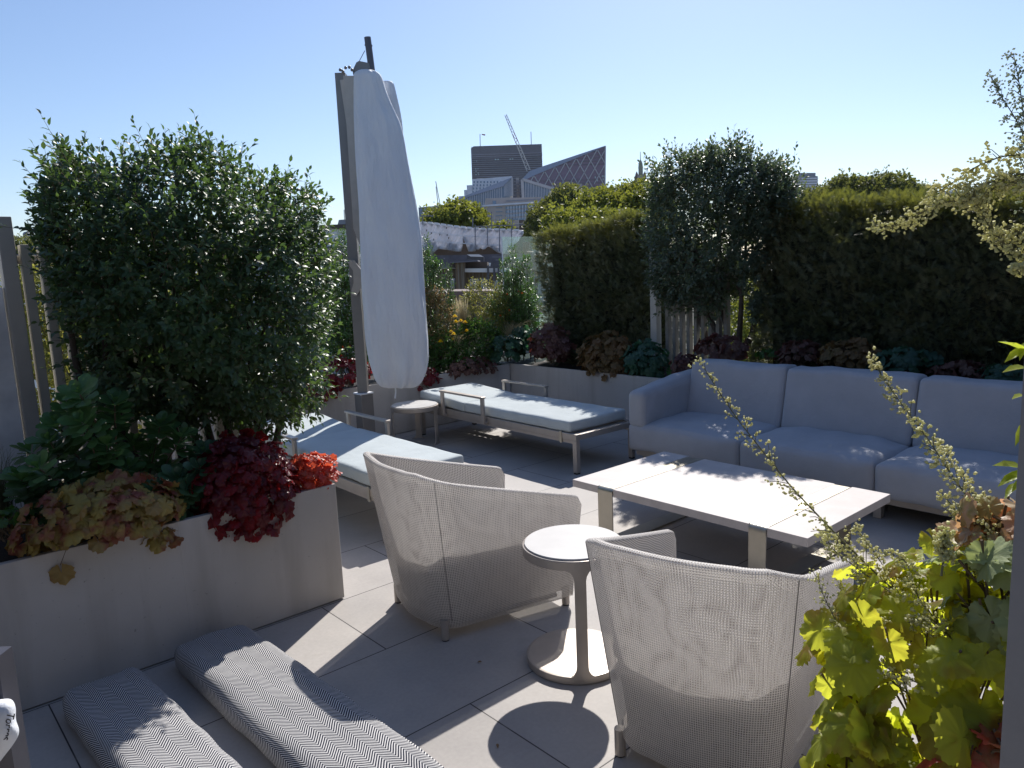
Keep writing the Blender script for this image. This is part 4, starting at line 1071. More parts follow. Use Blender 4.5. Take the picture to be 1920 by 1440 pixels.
pl = [(130, 760), (160, 795), (205, 800), (95, 830), (140, 850), (185, 880), (215, 760), (250, 835), (240, 880), (300, 800), (285, 850), (120, 900), (75, 880), (60, 910), (170, 920), (265, 905), (310, 880), (110, 800), (60, 850), (340, 820), (225, 925), (290, 930), (40, 900), (150, 740), (200, 835), (90, 930)]
rosettes('broad glossy green shrub below the big bush, above the amber leaves', pxpts(pl, 3.66, .14, rs), .085, leafmat('glossy_green', [(.07, .16, .08), (.09, .20, .085), (.13, .25, .085)], .32, .3, (.2, .45, .05), .55), seed=1, base=(.85, 3.8, .56))
pl = [(375, 880), (355, 920), (330, 935), (345, 985), (400, 890), (320, 965), (380, 850), (335, 900), (310, 990)]
rosettes('dark bluish rosette shrub between the amber and the burgundy leaves', pxpts(pl, 3.50, .05, rs), .08, leafmat('glossy_dark', [(.05, .12, .09), (.07, .15, .10), (.09, .17, .085)], .32, .3, (.2, .45, .05), .55), seed=2, base=(1.1, 3.6, .56))

# ---- grasses
def grass(label, c, n, L, spread, mat, w_=.0016, arch=.8, lean=(0, 0, 0), seed=0, name='feather_grass', nseg=6):
    rs = np.random.RandomState(seed); c = np.array(c); t = thing(name, label, 'grass', tuple(c))
    a = rs.rand(n)*6.28; out = np.stack([np.cos(a), np.sin(a), 0*a], 1)*rs.uniform(.1, 1, (n, 1))*spread+np.array(lean); ll = L*rs.uniform(.6, 1.1, n)
    ctr = []
    for k in range(nseg+1):
        u_ = k/nseg; ctr.append(c+rs.normal(0, .012, (n, 3))*0+out*(ll*u_)[:, None]*(.25+arch*u_) + np.array([0, 0, 1.])*(ll*(u_-.5*arch*spread*1.2*u_**2.2))[:, None])
    C = np.stack(ctr, 1)+ (rs.normal(0, .02, (n, 1, 3)))
    sd = unit(np.cross(out+rs.normal(0, .2, (n, 3)), np.array([0, 0, 1.])))[:, None, :]
    wd = (w_*(1-np.linspace(0, 1, nseg+1)*.75))[None, :, None]
    V = np.concatenate([C+sd*wd, C-sd*wd], 1).reshape(-1, 3); m = 2*(nseg+1)
    f = np.array([(k, k+1, nseg+1+k+1, nseg+1+k) for k in range(nseg)]); F = (f[None]+(np.arange(n)*m)[:, None, None]).reshape(-1, 4)
    o = npmesh('blades', V, [F], mat); reloc(t, o); return t
grass('fine grey grass clump at the left edge below the plaster wall', Yp(5, 960, 3.8), 260, .34, .55, LM['grass'], .0013, .9, seed=1)
grass('bright straw coloured feather grass lit by the sun, right of the parasol', Yp(872, 640, 6.95), 420, .52, .28, LM['straw'], .0022, .6, lean=(-.1, 0, 0), seed=2)
grass('straw feather grass clump leaning right in front of the far hedge end', Yp(958, 648, 6.85), 420, .42, .6, LM['straw'], .002, 1.0, lean=(.12, -.1, 0), seed=3)
grass('sparse yellowish grass stems drooping below the yellow flowers', Yp(855, 655, 6.7), 110, .30, .6, LM['straw'], .0022, 1.2, seed=4)
# ---- upright shrubs and fillers of the back planter
def column(label, cols, Y0, size, mat, rad, seed, group='upright euonymus in the back planter'):
    rs = np.random.RandomState(seed); W = []; D = []; L = []
    for (px, y0, y1) in cols:
        bot = Yp(px+(y1-y0)*.02, y1, Y0); top = Yp(px, y0, Y0); hgt = top[2]-bot[2]; k = int(hgt/.006)
        z = rs.rand(k); r_ = rad*(1-.75*z**1.6)*np.sqrt(rs.rand(k)); a = rs.rand(k)*6.28
        W.append(bot+(top-bot)*z[:, None]+np.stack([np.cos(a)*r_, np.sin(a)*r_, 0*a], 1)); D.append(np.stack([np.cos(a)*.35, np.sin(a)*.35, 1+0*a], 1)); L.append(rs.uniform(.05, .11, k))
    b_ = Yp(cols[0][0], 640, Y0); b_[2] = .5
    t = shrub('euonymus_shrub', label, 'shrub', tuple(b_), np.concatenate(W), np.concatenate(D), np.concatenate(L), 7, size, mat, T_OB, 0, group)
    bm = B()
    for (px, y0, y1) in cols: tp = Yp(px, y0+10, Y0); bb = tp.copy(); bb[2] = .5; tube(bm, [bb, (bb+tp)/2, tp], [.008, .006, .003], 5)
    o = obj('stems', bm, MT['bark']); reloc(t, o); return t
column('slim upright evergreen just left of the parasol mast', [(640, 440, 660), (655, 470, 680), (672, 462, 680), (625, 480, 660)], 6.95, .036, LM['euon'], .10, 1)
column('upright evergreen just right of the parasol cover', [(801, 452, 620), (812, 490, 640), (822, 500, 640), (798, 500, 640)], 6.95, .036, LM['euon'], .12, 2)
column('single thin upright evergreen stem before the brick house', [(843, 505, 640), (848, 560, 660)], 6.95, .026, LM['euon'], .05, 3)
column('cluster of upright evergreens in front of the glass screen', [(944, 495, 640), (960, 468, 640), (975, 490, 640), (988, 486, 640), (952, 530, 650), (968, 520, 650)], 7.0, .036, LM['euon'], .10, 4)
def blob(label, poly, n, plane, nvec, T, size, mat, templ, name, cat='shrub', ln=(.06, .14), nl=8, base=None, upk=.6, group=None):
    W, nv, e = sample_crown(poly, n, plane, nvec, T, 40, .5); c = np.mean(W, 0)
    Dr = unit(W-c)*.8+np.array([0, 0, upk])+rv(len(W), .4)
    b_ = c.copy(); b_[2] = .5
    t = shrub(name, label, cat, tuple(b_), W, Dr, RS.uniform(ln[0], ln[1], len(W)), nl, size, mat, templ, .05, group)
    bm = B()
    for k in range(0, len(W), max(1, len(W)//14)): tube(bm, [b_+np.array([random.uniform(-.03, .03), random.uniform(-.03, .03), 0]), (b_+W[k])/2+np.array([0, 0, .03]), W[k]], [.006, .004, .002], 5)
    o = obj('stems', bm, MT['bark']); reloc(t, o); return t
py = lambda Y0: (lambda a, b: Yp(a, b, Y0))
blob('peach tipped spirea bush at the right side of the parasol cover', [(795, 545), (815, 545), (838, 570), (842, 620), (830, 650), (800, 650)], 330, py(6.85), (0, 1, 0), .16, .030, LM['spirea'], T_OV, 'spirea_bush')
blob('golden variegated shrub in front of the brick house windows', [(872, 560), (890, 535), (915, 530), (940, 548), (955, 580), (950, 610), (905, 625), (880, 600)], 460, py(7.05), (0, 1, 0), .18, .032, LM['varieg'], T_OV, 'variegated_shrub')
blob('dark glossy green shrub under the yellow flowers', [(800, 640), (850, 625), (890, 610), (925, 620), (935, 655), (920, 690), (870, 695), (810, 690)], 700, py(6.8), (0, 1, 0), .2, .045, LM['green'], T_OBW, 'evergreen_shrub')
blob('deep green shrub filling the back of the planter by the hedge end', [(920, 560), (1000, 545), (1010, 640), (960, 650), (925, 620)], 700, py(7.15), (0, 1, 0), .2, .04, LM['euon'], T_OV, 'evergreen_shrub')
blob('mid green shrub filling the gap between big bush and mast', [(600, 540), (640, 500), (690, 520), (700, 640), (680, 690), (610, 690)], 900, py(7.05), (0, 1, 0), .22, .04, LM['euon'], T_OV, 'evergreen_shrub')
blob('leafy shrub behind the parasol cover', [(690, 520), (790, 520), (800, 640), (780, 690), (700, 690)], 420, py(7.15), (0, 1, 0), .2, .04, LM['euon'], T_OV, 'evergreen_shrub')
blob('light olive hedge plants seen through the slat fence', [(0, 560), (60, 500), (150, 500), (260, 520), (340, 560), (340, 800), (0, 800)], 900, py(5.3), (0, 1, 0), .25, .05, LM['varieg'], T_OV, 'hedge_shrub')
# flowers on stems
def flowers(label, L, Y0, mat, rad, foot, seed, name, cat='flower', center=None):
    rs = np.random.RandomState(seed); cpos = Yp(L[0][0], foot, Y0); t = thing(name, label, cat, tuple(cpos))
    bm = B(); Q = []
    for (a, b_) in L:
        P = []; D = []; N = []; S = []; Q.append((P, D, N, S))
        p = Yp(a, b_, Y0+rs.uniform(-.08, .08)); q = Yp(a+rs.uniform(-6, 6)+(cpos is None), foot, Y0); tube(bm, [q, (p+q)/2+rs.normal(0, .02, 3), p], .0028, 5)
        for ring, (m, el) in enumerate(((11, .25), (10, .55), (8, .95), (5, 1.3))):
            for k in range(m):
                an = k*6.283/m+ring*.3; P.append(p+np.array([0, 0, .004*ring])); D.append((math.cos(an)*math.cos(el), math.sin(an)*math.cos(el), math.sin(el))); N.append((rs.normal(0, .2), rs.normal(0, .2), 1)); S.append(rad*(1-.12*ring))
        f_ = None
    o = obj('stems', bm, LM['green']); reloc(t, o)
    for P, D, N, S in Q: V, F = leaves(T_OBW, P, D, N, S); o = npmesh('bloom', V, F, mat, None, False); reloc(t, o)
    return t
flowers('cluster of yellow marigold blooms on tall stems right of the parasol', [(853, 595), (855, 605), (872, 606), (864, 603), (875, 622), (866, 626), (851, 628), (846, 624), (850, 638), (826, 642)], 6.66, LM['yellow'], .032, 680, 1, 'marigold')
flowers('few small orange-red blooms on thin stems before the far hedge', [(951, 553), (972, 548), (979, 551), (955, 583), (938, 593)], 6.9, LM['orange'], .017, 640, 2, 'avens_flower')
flowers('small orange blooms in the planter left of the mast', [(643, 652), (656, 652), (667, 658), (640, 668), (675, 671)], 6.6, LM['orange'], .014, 700, 3, 'avens_flower')

# ---- right foreground planting
def lm(label, c, r, n, size, mat, seed, hang=.5, front=None, name='coral_bells'):
    return mound(label, c, r, n, size, mat, hang, T_LC, 'coral bells in the right foreground', name, seed, front, upf=.35)
lime = lm('lime green coral bells filling the bottom right foreground', Dp(1765, 1290, 1.2), (.20, .21, .245), 210, .078, LM['lime'], 30, .75, (-.2, -.1, .5))
lm('lime leaves reaching down at the bottom beside the armchair', Dp(1640, 1430, 1.15), (.10, .10, .11), 50, .08, LM['lime'], 35, .8)
lm('large pale ribbed green leaves against the grey frame edge', Dp(1880, 1140, 1.1), (.05, .10, .10), 30, .078, leafmat('pale_green_leaf', [(.30, .36, .18), (.40, .45, .25)], .5, .4, (.5, .6, .15), .4), 31, .6)
lm('pink and salmon leaves at the right edge above the lime ones', Dp(1897, 1000, 1.15), (.05, .08, .06), 26, .062, LM['pink'], 32, .5)
lm('red and green leaf at the bottom right corner', Dp(1850, 1425, 1.0), (.05, .06, .04), 8, .10, LM['redfg'], 33, .4)

def panicle(par, px, D0, D1, dens=46, blen=(.015, .05), bl=.0062, r=.0016, seed=0, per=6, start=.0, name='flower_spike', mat=None, dens_k=None):
    """px: stem polyline from base to tip in photo pixels at distances D0..D1; side branchlets carry tiny bells"""
    rs = np.random.RandomState(seed); n = len(px)
    C = np.array([Dp(a, b_, D0+(D1-D0)*i/(n-1)) for i, (a, b_) in enumerate(px)])
    # resample smoothly
    seg = np.concatenate([[0], np.cumsum(np.linalg.norm(np.diff(C, axis=0), axis=1))]); L = seg[-1]
    S_ = np.linspace(0, L, 40); Q = np.stack([np.interp(S_, seg, C[:, k]) for k in range(3)], 1)
    for _ in range(4): Q[1:-1] = (Q[:-2]+2*Q[1:-1]+Q[2:])/4
    bm = B(); tube(bm, list(Q), [r*(1-.6*i/39) for i in range(40)], 6)
    P = []; Dd = []
    for k in range(dens):
        u_ = start+(1-start)*(k+rs.rand())/dens; i = min(38, int(u_*39)); p = Q[i]+(Q[i+1]-Q[i])*(u_*39-i); ax = nrm(Q[i+1]-Q[i])
        o = nrm(np.cross(ax, rs.normal(0, 1, 3))); l = rs.uniform(*blen)*(1-.65*u_)
        d = nrm(o+ax*.9); e_ = p+d*l; mid = p+d*l*.55+np.array([0, 0, .003]); tube(bm, [p, mid, e_], [r*.4, r*.33, r*.25], 4, False)
        for m in range(max(3, int(per*.75)) if dens_k is None else dens_k):
            w_ = rs.rand()**.4; q = p+d*l*w_; P.append(q+rs.normal(0, .0042, 3)); Dd.append(nrm(rs.normal(0, 1, 3)+ax*.4+d*.5))
    so_ = obj(name, bm, LM['stemg']); reloc(par, so_)
    P = np.array(P); Dd = np.array(Dd)
    V, F = leaves(T_BE, P, Dd, rs.normal(0, 1, P.shape), bl*1.3*rs.uniform(.6, 1.2, len(P)))
    o = npmesh('blossoms', V, F, mat or LM['bloom']); o.parent = so_
    return so_
panicle(lime, [(1850, 1240), (1800, 1200), (1690, 1121), (1577, 1012), (1480, 910), (1440, 858), (1385, 790), (1345, 730), (1313, 678)], 1.15, 1.55, 62, (.018, .066), .0060, .0021, 1, 7, .22)
panicle(lime, [(1880, 1090), (1850, 980), (1790, 900), (1745, 830), (1700, 770), (1660, 715), (1633, 672)], 1.1, 1.5, 60, (.014, .046), .0066, .0018, 2, 8, .12)
panicle(lime, [(1885, 1060), (1840, 950), (1800, 890), (1775, 850), (1756, 833)], 1.12, 1.45, 34, (.012, .035), .0066, .0015, 12, 7, .1)
panicle(lime, [(1840, 1395), (1740, 1330), (1650, 1260), (1580, 1190), (1545, 1120), (1530, 1080)], 1.1, 1.3, 44, (.015, .05), .0048, .0017, 3, 6, .25)
panicle(lime, [(1690, 1290), (1640, 1200), (1600, 1130), (1570, 1090)], 1.15, 1.35, 30, (.01, .04), .0048, .0012, 4, 6, .1)
panicle(lime, [(1720, 1180), (1680, 1110), (1650, 1050), (1620, 1010), (1600, 985)], 1.2, 1.4, 34, (.01, .035), .0058, .0013, 5, 8, .1)
panicle(lime, [(1740, 1200), (1700, 1130), (1640, 1090), (1560, 1030), (1545, 1000)], 1.15, 1.35, 44, (.02, .05), .006, .0013, 6, 8, .1)
panicle(lime, [(1830, 1250), (1770, 1180), (1720, 1120), (1700, 1050), (1670, 1040)], 1.1, 1.25, 44, (.015, .045), .0058, .0014, 7, 9, .05)
panicle(lime, [(1765, 1080), (1770, 1040), (1772, 1000)], 1.1, 1.12, 30, (.01, .02), .0062, .002, 8, 10, .3)
panicle(lime, [(1870, 1150), (1830, 1080), (1800, 1030), (1795, 960), (1770, 930)], 1.15, 1.3, 40, (.012, .03), .006, .0014, 9, 8, .1)
panicle(lime, [(1800, 1210), (1740, 1160), (1690, 1170), (1640, 1150)], 1.1, 1.2, 34, (.015, .04), .0058, .0013, 10, 8, .05)
panicle(lime, [(1760, 1300), (1700, 1270), (1640, 1240), (1590, 1240)], 1.05, 1.2, 30, (.012, .035), .0055, .0013, 11, 8, .1)
# tall plant at the right edge: arching creamy panicles and long bright leaves
b0 = Dp(1990, 700, .95); tallp = thing('arching_plant', 'tall arching plant with creamy flower sprays at the upper right edge', 'plant', tuple(b0))
panicle(tallp, [(1990, 360), (1920, 320), (1870, 345), (1840, 375), (1790, 375), (1750, 385), (1710, 412), (1670, 428), (1640, 424)], .95, 1.05, 85, (.010, .040), .0044, .0017, 21, 6, .12, dens_k=5)
panicle(tallp, [(1995, 545), (1930, 495), (1880, 455), (1852, 420), (1832, 385), (1815, 345)], .95, 1.0, 80, (.010, .034), .0044, .0016, 22, 6, .1, dens_k=5)
panicle(tallp, [(1990, 420), (1930, 430), (1880, 445), (1860, 440)], .95, 1.0, 44, (.010, .034), .0044, .0014, 23, 6, .1, dens_k=5)
panicle(tallp, [(1985, 300), (1930, 290), (1880, 292), (1830, 312), (1775, 350), (1735, 372)], .95, 1.05, 34, (.015, .030), .0055, .0013, 24, 7, .15, dens_k=5)
panicle(tallp, [(1990, 400), (1925, 350), (1880, 335), (1830, 350), (1800, 385)], .93, 1.0, 50, (.010, .036), .0044, .0014, 25, 6, .1, dens_k=5)
panicle(tallp, [(1960, 700), (1935, 420), (1925, 260), (1912, 160), (1900, 100)], 1.0, 1.15, 80, (.012, .045), .0038, .0014, 26, 5, .3, mat=LM['palegrey'], dens_k=5)
panicle(tallp, [(1935, 330), (1915, 240), (1890, 200), (1870, 170), (1858, 145)], 1.05, 1.15, 44, (.01, .035), .0036, .0010, 27, 6, .1, mat=LM['palegrey'], dens_k=5)
panicle(tallp, [(1990, 520), (1950, 510), (1905, 505)], .9, .95, 20, (.008, .018), .006, .0014, 28, 9, .3, dens_k=5)
P = []; D = []; N = []; S = []
for (a, b_, c, d, s) in ((1925, 662, 1878, 632, .04), (1925, 652, 1888, 672, .03), (1930, 690, 1885, 690, .032), (1925, 742, 1900, 742, .02), (1925, 640, 1912, 670, .03),
                         (1925, 790, 1905, 830, .025), (1925, 880, 1870, 865, .04), (1928, 885, 1880, 900, .035), (1920, 885, 1875, 905, .03), (1905, 905, 1885, 930, .025), (1915, 900, 1900, 918, .022)):
    p = Dp(a, b_, .9); q = Dp(c, d, .88); P.append(p); D.append(q-p); N.append(np.array([0, 0, 1])-hd*.3+RS.normal(0, .2, 3)); S.append(np.linalg.norm(q-p)*1.05)
V, F = leaves(t_ovate(.14, .12), P, D, N, S); o = npmesh('foliage', V, F, leafmat('bright_long_leaf', [(.2, .28, .03), (.3, .34, .05)], .4, .55, (.8, .9, .06), .5)); reloc(tallp, o)
bm = B(); tube(bm, [Dp(1990, 1300, .95), Dp(1975, 900, .95), Dp(1960, 640, .95), Dp(1985, 330, .95)], [.008, .007, .006, .003], 7); o = obj('stem', bm, LM['green']); reloc(tallp, o)
# small litter on the paving
for k, (a, b_) in enumerate(((1128, 1241), (904, 1242), (932, 1396), (1255, 846), (1268, 840))):
    p = Zp(a, b_, .002); V, F = leaves(T_OV, [p+np.array([0, 0, .004])], [(random.uniform(-1, 1), random.uniform(-1, 1), .05)], [(0, 0, 1)], [.022])
    o = npmesh('fallen_leaf', V, F, LM['olive']); tag(o, ['dry leaf on the paving close to the disc base of the table', 'dry leaf on the shaded paving left of the side table', 'dry leaf inside the round table shadow', 'pale crumb of leaf on the dark floor past the left armchair', 'tiny leaf on the dark floor beside another'][k], 'leaf', 'leaves fallen on the paving')
# ================================================================ BACKGROUND CITY
def M2(name, col, rough=.5, **k): return simple(name, col, rough, k.pop('var', .08), k.pop('scale', .3), **k)
BM = dict(
    dark=M2('tower_dark', (.055, .056, .075), .35, metal=.0), fin=M2('tower_fin', (.18, .18, .22), .4), bandl=M2('tower_band', (.17, .175, .22), .3),
    lit=M2('lit_window', (.35, .45, .48), .3), plum=M2('plum_glass', (.17, .105, .17), .25), lattice=M2('lattice_white', (.42, .42, .46), .5), roofm=M2('wedge_roof', (.22, .27, .40), .3),
    tglass=M2('teal_glass', (.10, .17, .28), .2), white=M2('white_clad', (.62, .65, .74), .6), stone=M2('pale_stone', (.40, .36, .35), .8), win=M2('window_glass', (.13, .21, .32), .12),
    craneR=M2('crane_red', (.25, .03, .04), .5), craneW=M2('crane_white', (.5, .5, .5), .5), sheet=None,
    brown=M2('old_brown', (.11, .085, .07), .9, var=.4), greyroof=M2('grey_roof', (.12, .12, .15), .8, var=.5, scale=.8), cornice=M2('cornice', (.75, .75, .78), .6), brickr=M2('red_chimney', (.28, .12, .09), .8),
    slab=M2('mid_slab', (.2, .22, .27), .5), flag=M2('flag', (.3, .05, .06), .7), stripe=M2('tower_brick', (.16, .11, .10), .8), green=M2('copper_green', (.25, .27, .2), .7))
def brick():
    m, n, b = NM('london_brick'); tc = n.nodes.new('ShaderNodeTexCoord'); mp = n.nodes.new('ShaderNodeMapping'); mp.inputs['Rotation'].default_value = (math.radians(90), 0, 0)
    br = n.nodes.new('ShaderNodeTexBrick'); n.links.new(tc.outputs['Object'], br.inputs[0]); br.inputs['Scale'].default_value = 1
    br.inputs['Brick Width'].default_value = .3; br.inputs['Row Height'].default_value = .1; br.inputs['Mortar Size'].default_value = .012
    br.inputs['Color1'].default_value = (.17, .125, .085, 1); br.inputs['Color2'].default_value = (.12, .09, .065, 1); br.inputs['Mortar'].default_value = (.2, .18, .15, 1)
    n.links.new(mix(n, .5, br.outputs[0], ramp(n, noise(n, .8, 4), [(.3, (.7, .7, .7)), (.7, (1.2, 1.15, 1.1))]), 'MULTIPLY'), b.inputs['Base Color']); b.inputs['Roughness'].default_value = .9
    return m
BM['brick'] = brick()
def sheetm():
    m, n, b = NM('scaffold_sheeting'); n.links.new(ramp(n, noise(n, .5, 4), [(.3, (.62, .64, .70)), (.7, (.70, .72, .78))]), b.inputs['Base Color']); b.inputs['Roughness'].default_value = .6
    bump(n, b, noise(n, .9, 3), .5, .15)
    t = n.nodes.new('ShaderNodeBsdfTranslucent'); t.inputs[0].default_value = (.75, .77, .85, 1); ms = n.nodes.new('ShaderNodeMixShader'); ms.inputs[0].default_value = .4
    n.links.new(b.outputs[0], ms.inputs[1]); n.links.new(t.outputs[0], ms.inputs[2]); n.links.new(ms.outputs[0], n.nodes['Material Output'].inputs[0]); return m
BM['sheet'] = sheetm()
GZ = -22.
def bthing(name, label, cat, px, py, D, group=None):
    p = Dp(px, py, D); t = thing(name, label, cat, (p[0], p[1], GZ), 0, group); return t
def ext(name, px, D, depth, mat, par, down=False, dz=0.):
    """polygon seen at distance D, extruded away from us by its own depth"""
    pts = [Dp(a, b_, D+dz) for a, b_ in px]; L = np.array(par.location)
    bm = B(); prism(bm, [Vector(p-L) for p in pts], hd*depth); return obj(name, bm, mat, par)
def blk(name, xl, xr, y, D, depth, mat, par, y2=None, zb=None, dz=0.):
    a = Dp(xl, y, D+dz); b_ = Dp(xr, y2 if y2 is not None else y, D+dz); L = np.array(par.location); z0 = GZ if zb is None else zb
    bm = B(); c = [a, b_, np.array([b_[0], b_[1], z0]), np.array([a[0], a[1], z0])]
    prism(bm, [Vector(p-L) for p in c], hd*depth); return obj(name, bm, mat, par)
def bars(name, L, D, wd, dp, mat, par, dz=-.3):
    bm = B(); loc = np.array(par.location)
    for (a, b_, c, d) in L: bar(bm, Vector(Dp(a, b_, D+dz)-loc), Vector(Dp(c, d, D+dz)-loc), dp, wd, up=tuple(hd)) if False else bar(bm, Vector(Dp(a, b_, D+dz)-loc), Vector(Dp(c, d, D+dz)-loc), wd, dp, up=tuple(hd))
    return obj(name, bm, mat, par)
Z4 = lambda a, b_: (760+a/4., 200+b_/4.)
Z8 = lambda a, b_: (840+a/8., 280+b_/8.)
def line(p, q, n, f=None): return [(p[0]+(q[0]-p[0])*i/n, p[1]+(q[1]-p[1])*i/n) for i in range(n+1)]
# tall dark office tower
D = 620; t = bthing('office_tower', 'tall dark slab tower with ribbed top behind the crane', 'building', 950, 350, D)
ext('wall', [Z4(492, 312), Z4(512, 297), Z4(1023, 280), Z4(1037, 760), Z4(508, 760)], D, 22, BM['dark'], t)
L = []
for i in range(74):
    u_ = i/73; x = 498+u_*522; L.append((*Z4(x, 302-18*u_), *Z4(x+1.5, 358-14*u_)))
bars('louvres', L, D, .45, .8, BM['fin'], t)
L = []
for k in range(12):
    y = 372+k*15.5; L.append((*Z4(499+k*.7, y), *Z4(1026+k*.6, y-10)))
bars('floor_bands', L, D, .55, .6, BM['bandl'], t)
bars('parapet', [(*Z4(494, 362), *Z4(1026, 346)), (*Z4(496, 376), *Z4(1027, 362))], D, .9, .8, BM['fin'], t, -.4)
for (a, b_, w_) in ((677, 396, 12), (696, 396, 12), (788, 393, 12), (805, 392, 9), (535, 407, 5), (528, 466, 8), (545, 466, 6), (530, 483, 8), (546, 497, 8), (530, 510, 10), (550, 510, 6)):
    ext('window', [Z4(a-w_/2, b_-4), Z4(a+w_/2, b_-4), Z4(a+w_/2, b_+4), Z4(a-w_/2, b_+4)], D, .3, BM['lit'], t, dz=-.9)
bars('mast', [(*Z4(562, 296), *Z4(560, 205)), (*Z4(945, 283), *Z4(942, 188))], D, .5, .5, BM['fin'], t, 5)
ext('flag', [Z4(572, 204), Z4(600, 208), Z4(598, 218), Z4(574, 212)], D, .2, BM['flag'], t, dz=5)
# wedge building with lattice
D = 520; t = bthing('wedge_building', 'plum glass wedge building with a white diamond lattice', 'building', 1060, 360, D)
ext('wall', [Z4(885, 548), Z4(1500, 296), Z4(1497, 700), Z4(1050, 690), Z4(890, 640)], D, 30, BM['plum'], t)
ext('roof', [Z4(873, 545), Z4(930, 484), Z4(1030, 447), Z4(1420, 318), Z4(1501, 292), Z4(1501, 297), Z4(1300, 378), Z4(1100, 460), Z4(975, 512), Z4(905, 545), Z4(878, 550)], D, 31, BM['roofm'], t, dz=-.8)
L = []
top = lambda x: 548-(x-885)*252/615.
for k in range(-3, 9):
    x0 = 965+k*79-0.    # lines falling to the right and to the left
    for s in (1, -1):
        xs = x0; pts = [(xs+s*q*.56, top(x0)+q) for q in range(0, 330, 6)]
        pts = [p for p in pts if 893 < p[0] < 1497 and p[1] > top(p[0])+3 and p[1] < 690]
        if len(pts) > 1: L.append((*Z4(*pts[0]), *Z4(*pts[-1])))
bars('lattice', L, D, .55, .5, BM['lattice'], t, -.5)
bars('edge', [(*Z4(1500, 296), *Z4(1497, 640))], D, .8, .8, BM['lattice'], t, -.6)
bars('floor_lines', [(*Z4(930, 560+k*24), *Z4(1496, 545+k*24)) for k in range(6)]+[(*Z4(1150+k*55, 440-k*24), *Z4(1496, 430-k*24)) for k in range(5)], D, .25, .3, BM['dark'], t, -.2)
for (a, b_) in ((1478, 522), (1490, 522), (1425, 530), (1440, 552), (1484, 545), (1345, 612), (1365, 612), (1385, 610), (1410, 612), (1440, 606), (1465, 606)):
    ext('window', [Z4(a-4, b_-7), Z4(a+4, b_-7), Z4(a+4, b_+7), Z4(a-4, b_+7)], D, .2, BM['lit'], t, dz=-.45)
ext('plant_room', [Z4(1163, 590), Z4(1325, 576), Z4(1330, 640), Z4(1163, 640)], D, 6, BM['stone'], t, dz=-8)
# glass roofed wings in front
D = 470; t = bthing('glass_wing', 'low glass building whose roof sweeps up to a point on the left', 'building', 880, 380, D)
ext('facade', [Z4(315, 722), Z4(735, 592), Z4(800, 532), Z4(804, 670), Z4(735, 680), Z4(600, 690), Z4(582, 830), Z4(318, 830)], D, 22, BM['tglass'], t)
ext('roof', [Z4(312, 722), Z4(400, 688), Z4(800, 529), Z4(735, 596), Z4(560, 650), Z4(320, 724)], D, 23, BM['roofm'], t, dz=-1.2)
L = [(*Z4(330+k*13.5, 722-(k*13.5+15)*.305), *Z4(330+k*13.5, 830 if 330+k*13.5 < 590 else 690)) for k in range(30)]
L += [(*Z4(742+k*9, 588-k*8), *Z4(743+k*9, 672)) for k in range(7)]
bars('fins', L, D, .22, .8, BM['white'], t, -.4)
bars('edge', [(*Z4(800, 530), *Z4(804, 670)), (*Z4(316, 722), *Z4(318, 830))], D, .9, .9, BM['lattice'], t, -.8)
t = bthing('glass_wing', 'glass wing tapering down to the right under the lattice wedge', 'building', 1000, 370, D)
ext('facade', [Z4(878, 546), Z4(1145, 628), Z4(1120, 680), Z4(884, 692)], D, 22, BM['tglass'], t)
bars('fins', [(*Z4(900+k*12, 556+k*3.7), *Z4(902+k*12, 688)) for k in range(20)], D, .22, .8, BM['white'], t, -.4)
bars('edge', [(*Z4(878, 546), *Z4(1145, 627)), (*Z4(876, 546), *Z4(884, 700))], D, 1.6, 1., BM['lattice'], t, -.8)
# lift tower between
t = bthing('lift_tower', 'scaffold lift tower between the two glass wings', 'building', 968, 350, 480)
blk('core', *(Z4(830, 530)[0], Z4(852, 530)[0]), 333, 480, 4, BM['stone'], t)
bars('scaffold', [(*Z4(808, 560+k*26), *Z4(868, 556+k*26)) for k in range(5)]+[(*Z4(810, 545), *Z4(812, 670)), (*Z4(866, 545), *Z4(868, 670))], 478, .4, .4, BM['bandl'], t)
# white terraced flats
t = bthing('white_flats', 'white stepped apartment block below the dark tower', 'building', 905, 350, 560)
steps = [(500, 545, 800), (460, 590, 500), (440, 625, 460), (400, 672, 440)]
for i, (xl, y, xr) in enumerate(steps): blk('storey_block', Z4(xl, y)[0], Z4(xr, y)[0], Z4(xl, y)[1], 560, 20, BM['white'], t, y2=Z4(xr, y)[1]-(xr-xl)*.02)
L = []
for r_ in range(6):
    for c in range(12):
        x = 512+c*25-r_*3; y = 558+r_*24
        if y > 548: L.append([Z4(x, y), Z4(x+9, y), Z4(x+9, y+15), Z4(x, y+15)])
for q in L: ext('window', q, 560, .3, BM['win'], t, dz=-.4)
blk('plant_room', Z4(535, 0)[0], Z4(582, 0)[0], Z4(0, 536)[1], 562, 8, BM['stone'], t)
